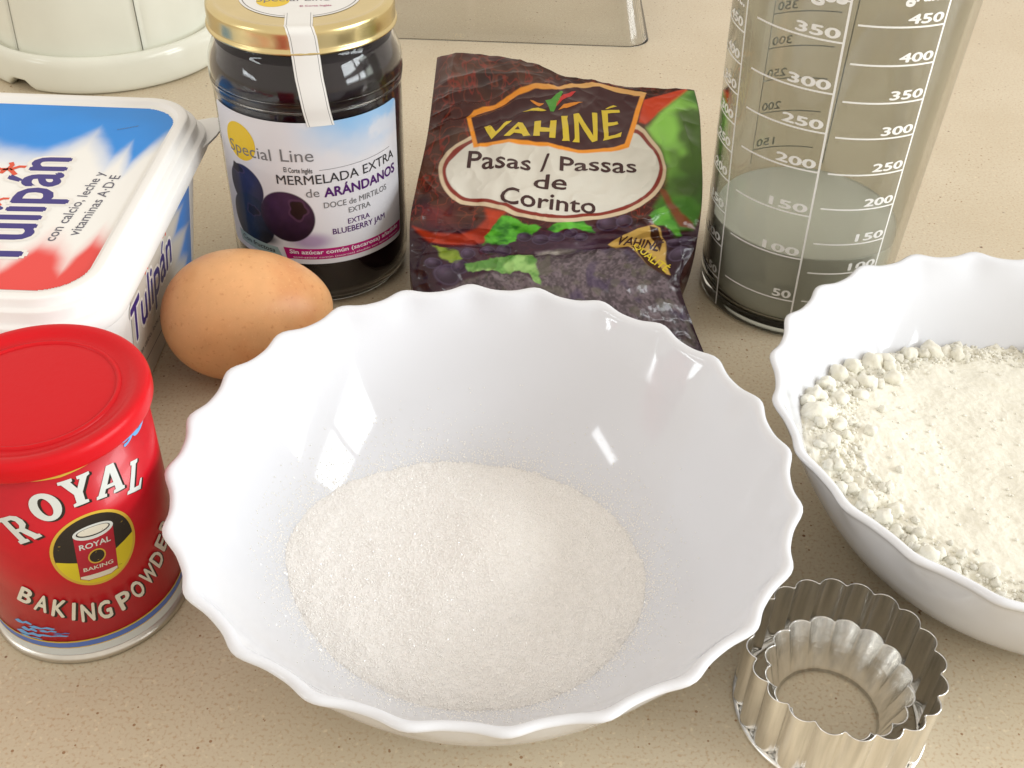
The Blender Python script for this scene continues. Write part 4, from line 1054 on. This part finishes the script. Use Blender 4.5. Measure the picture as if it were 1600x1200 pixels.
# ---------------------------------------------------------------- clear plastic box at the back
def clear_box():
    t = thing("clear_box", "empty clear plastic container with a rounded corner, at the back behind the packet", "box", (-2, 74, 0))
    CL = mat("clear_plastic", (0.97, 0.97, 0.95), rough=.05, trans=1.0, ior=1.32)
    x0, x1, y0, y1 = -14.0, 8.1, 67.0, 82.0
    L = []
    for z, k, r in ((0.0, .25, 1.5), (.05, .22, 1.5), (.12, .3, 1.4), (.4, .5, 1.3), (3.0, 1.1, 1.2), (4.6, 1.4, 1.1), (4.9, 1.6, 1.0), (5.0, 1.9, .8)):
        L.append((rrect(x0 + k, x1 - k, y0 + k, y1 - k, r), z))
    for z, k, r in ((4.95, 1.9, .8), (4.85, 1.64, 1.0), (4.55, 1.45, 1.1), (3.0, 1.15, 1.2), (.4, .55, 1.3), (.10, .40, 1.4), (0.0, .38, 1.4)):
        L.append((rrect(x0 + k, x1 - k, y0 + k, y1 - k, r), z))
    n = len(L[0][0]); V = np.concatenate([np.hstack([l, np.full((n, 1), z)]) for l, z in L])
    F = grid_faces(len(L), n, True).tolist()
    F.append([7 * n + j for j in range(n)]); F.append([8 * n + j for j in range(n)][::-1])
    F += [[(len(L) - 1) * n + j, (len(L) - 1) * n + (j + 1) % n, (j + 1) % n, j] for j in range(n)]
    # the two caps replace the strip between the outer top and the inner top
    F = [f for f in F if not (min(f) >= 7 * n and max(f) < 9 * n and len(f) == 4)]
    obj("box_shell", V, F, CL, t, smooth=False)
clear_box()

# ---------------------------------------------------------------- two fluted pastry cutters, the small one standing inside the large one
TINM = mat("tinned_steel", (0.90, 0.89, 0.86), rough=.24, metal=1.0, noise=(4, .22), bump=(3, .012, 3), stretch=(1, 1, .08))
def cutter(name, label, cx, cy, r, amp, n, h, phase, rim, r2=None):
    t = thing(name, label, "pastry cutter", (cx, cy, 0), group="fluted metal pastry cutters")
    th = np.linspace(0, 2 * np.pi, n * 14, endpoint=False)
    s = np.abs(np.sin(n * (th - phase) / 2)) ** .65
    zs = [.06, .25, .6, h * .5, h - .02, h]
    V = []
    def ring(z, off):
        k = 1.0 if r2 is None else np.clip(z / h, 0, 1)
        rr = (r + amp * s) * k + (1 - k) * (r2 if r2 else 0) - off
        return [(cx + q * math.cos(a), cy + q * math.sin(a), z) for a, q in zip(th, rr)]
    for z in zs: V += ring(z, 0)
    for z in zs[::-1]: V += ring(z, .035)
    m = len(th); F = grid_faces(len(zs) * 2, m, True).tolist() + [[(2 * len(zs) - 1) * m + j, (2 * len(zs) - 1) * m + (j + 1) % m, (j + 1) % m, j] for j in range(m)]
    obj("fluted_wall", V, F, TINM, t, smooth=True)
    if rim:
        R = r + amp * .75
        P = [(R + .02 + .085 * math.cos(a), .085 + .085 * math.sin(a)) for a in np.linspace(-math.pi, math.pi, 13)[:-1]]
        V, F = lathe(P, 120, (cx, cy, 0), closed=True); obj("rolled_rim", V, F, TINM, t)
        # annular flange joining flutes and rim
        V, F = lathe([(r - .02, .10), (R, .10), (R, .06), (r - .02, .06)], 120, (cx, cy, 0), closed=True); obj("flange", V, F, TINM, t)
cutter("pastry_cutter", "larger fluted metal pastry cutter with a rolled rim, beside the front bowl", 9.54, 19.25, 2.50, .26, 20, 2.5, .1, True)
cutter("pastry_cutter", "smaller fluted metal pastry cutter standing inside the larger one", 9.43, 19.02, 1.88, .20, 16, 1.85, .25, False, r2=1.45)
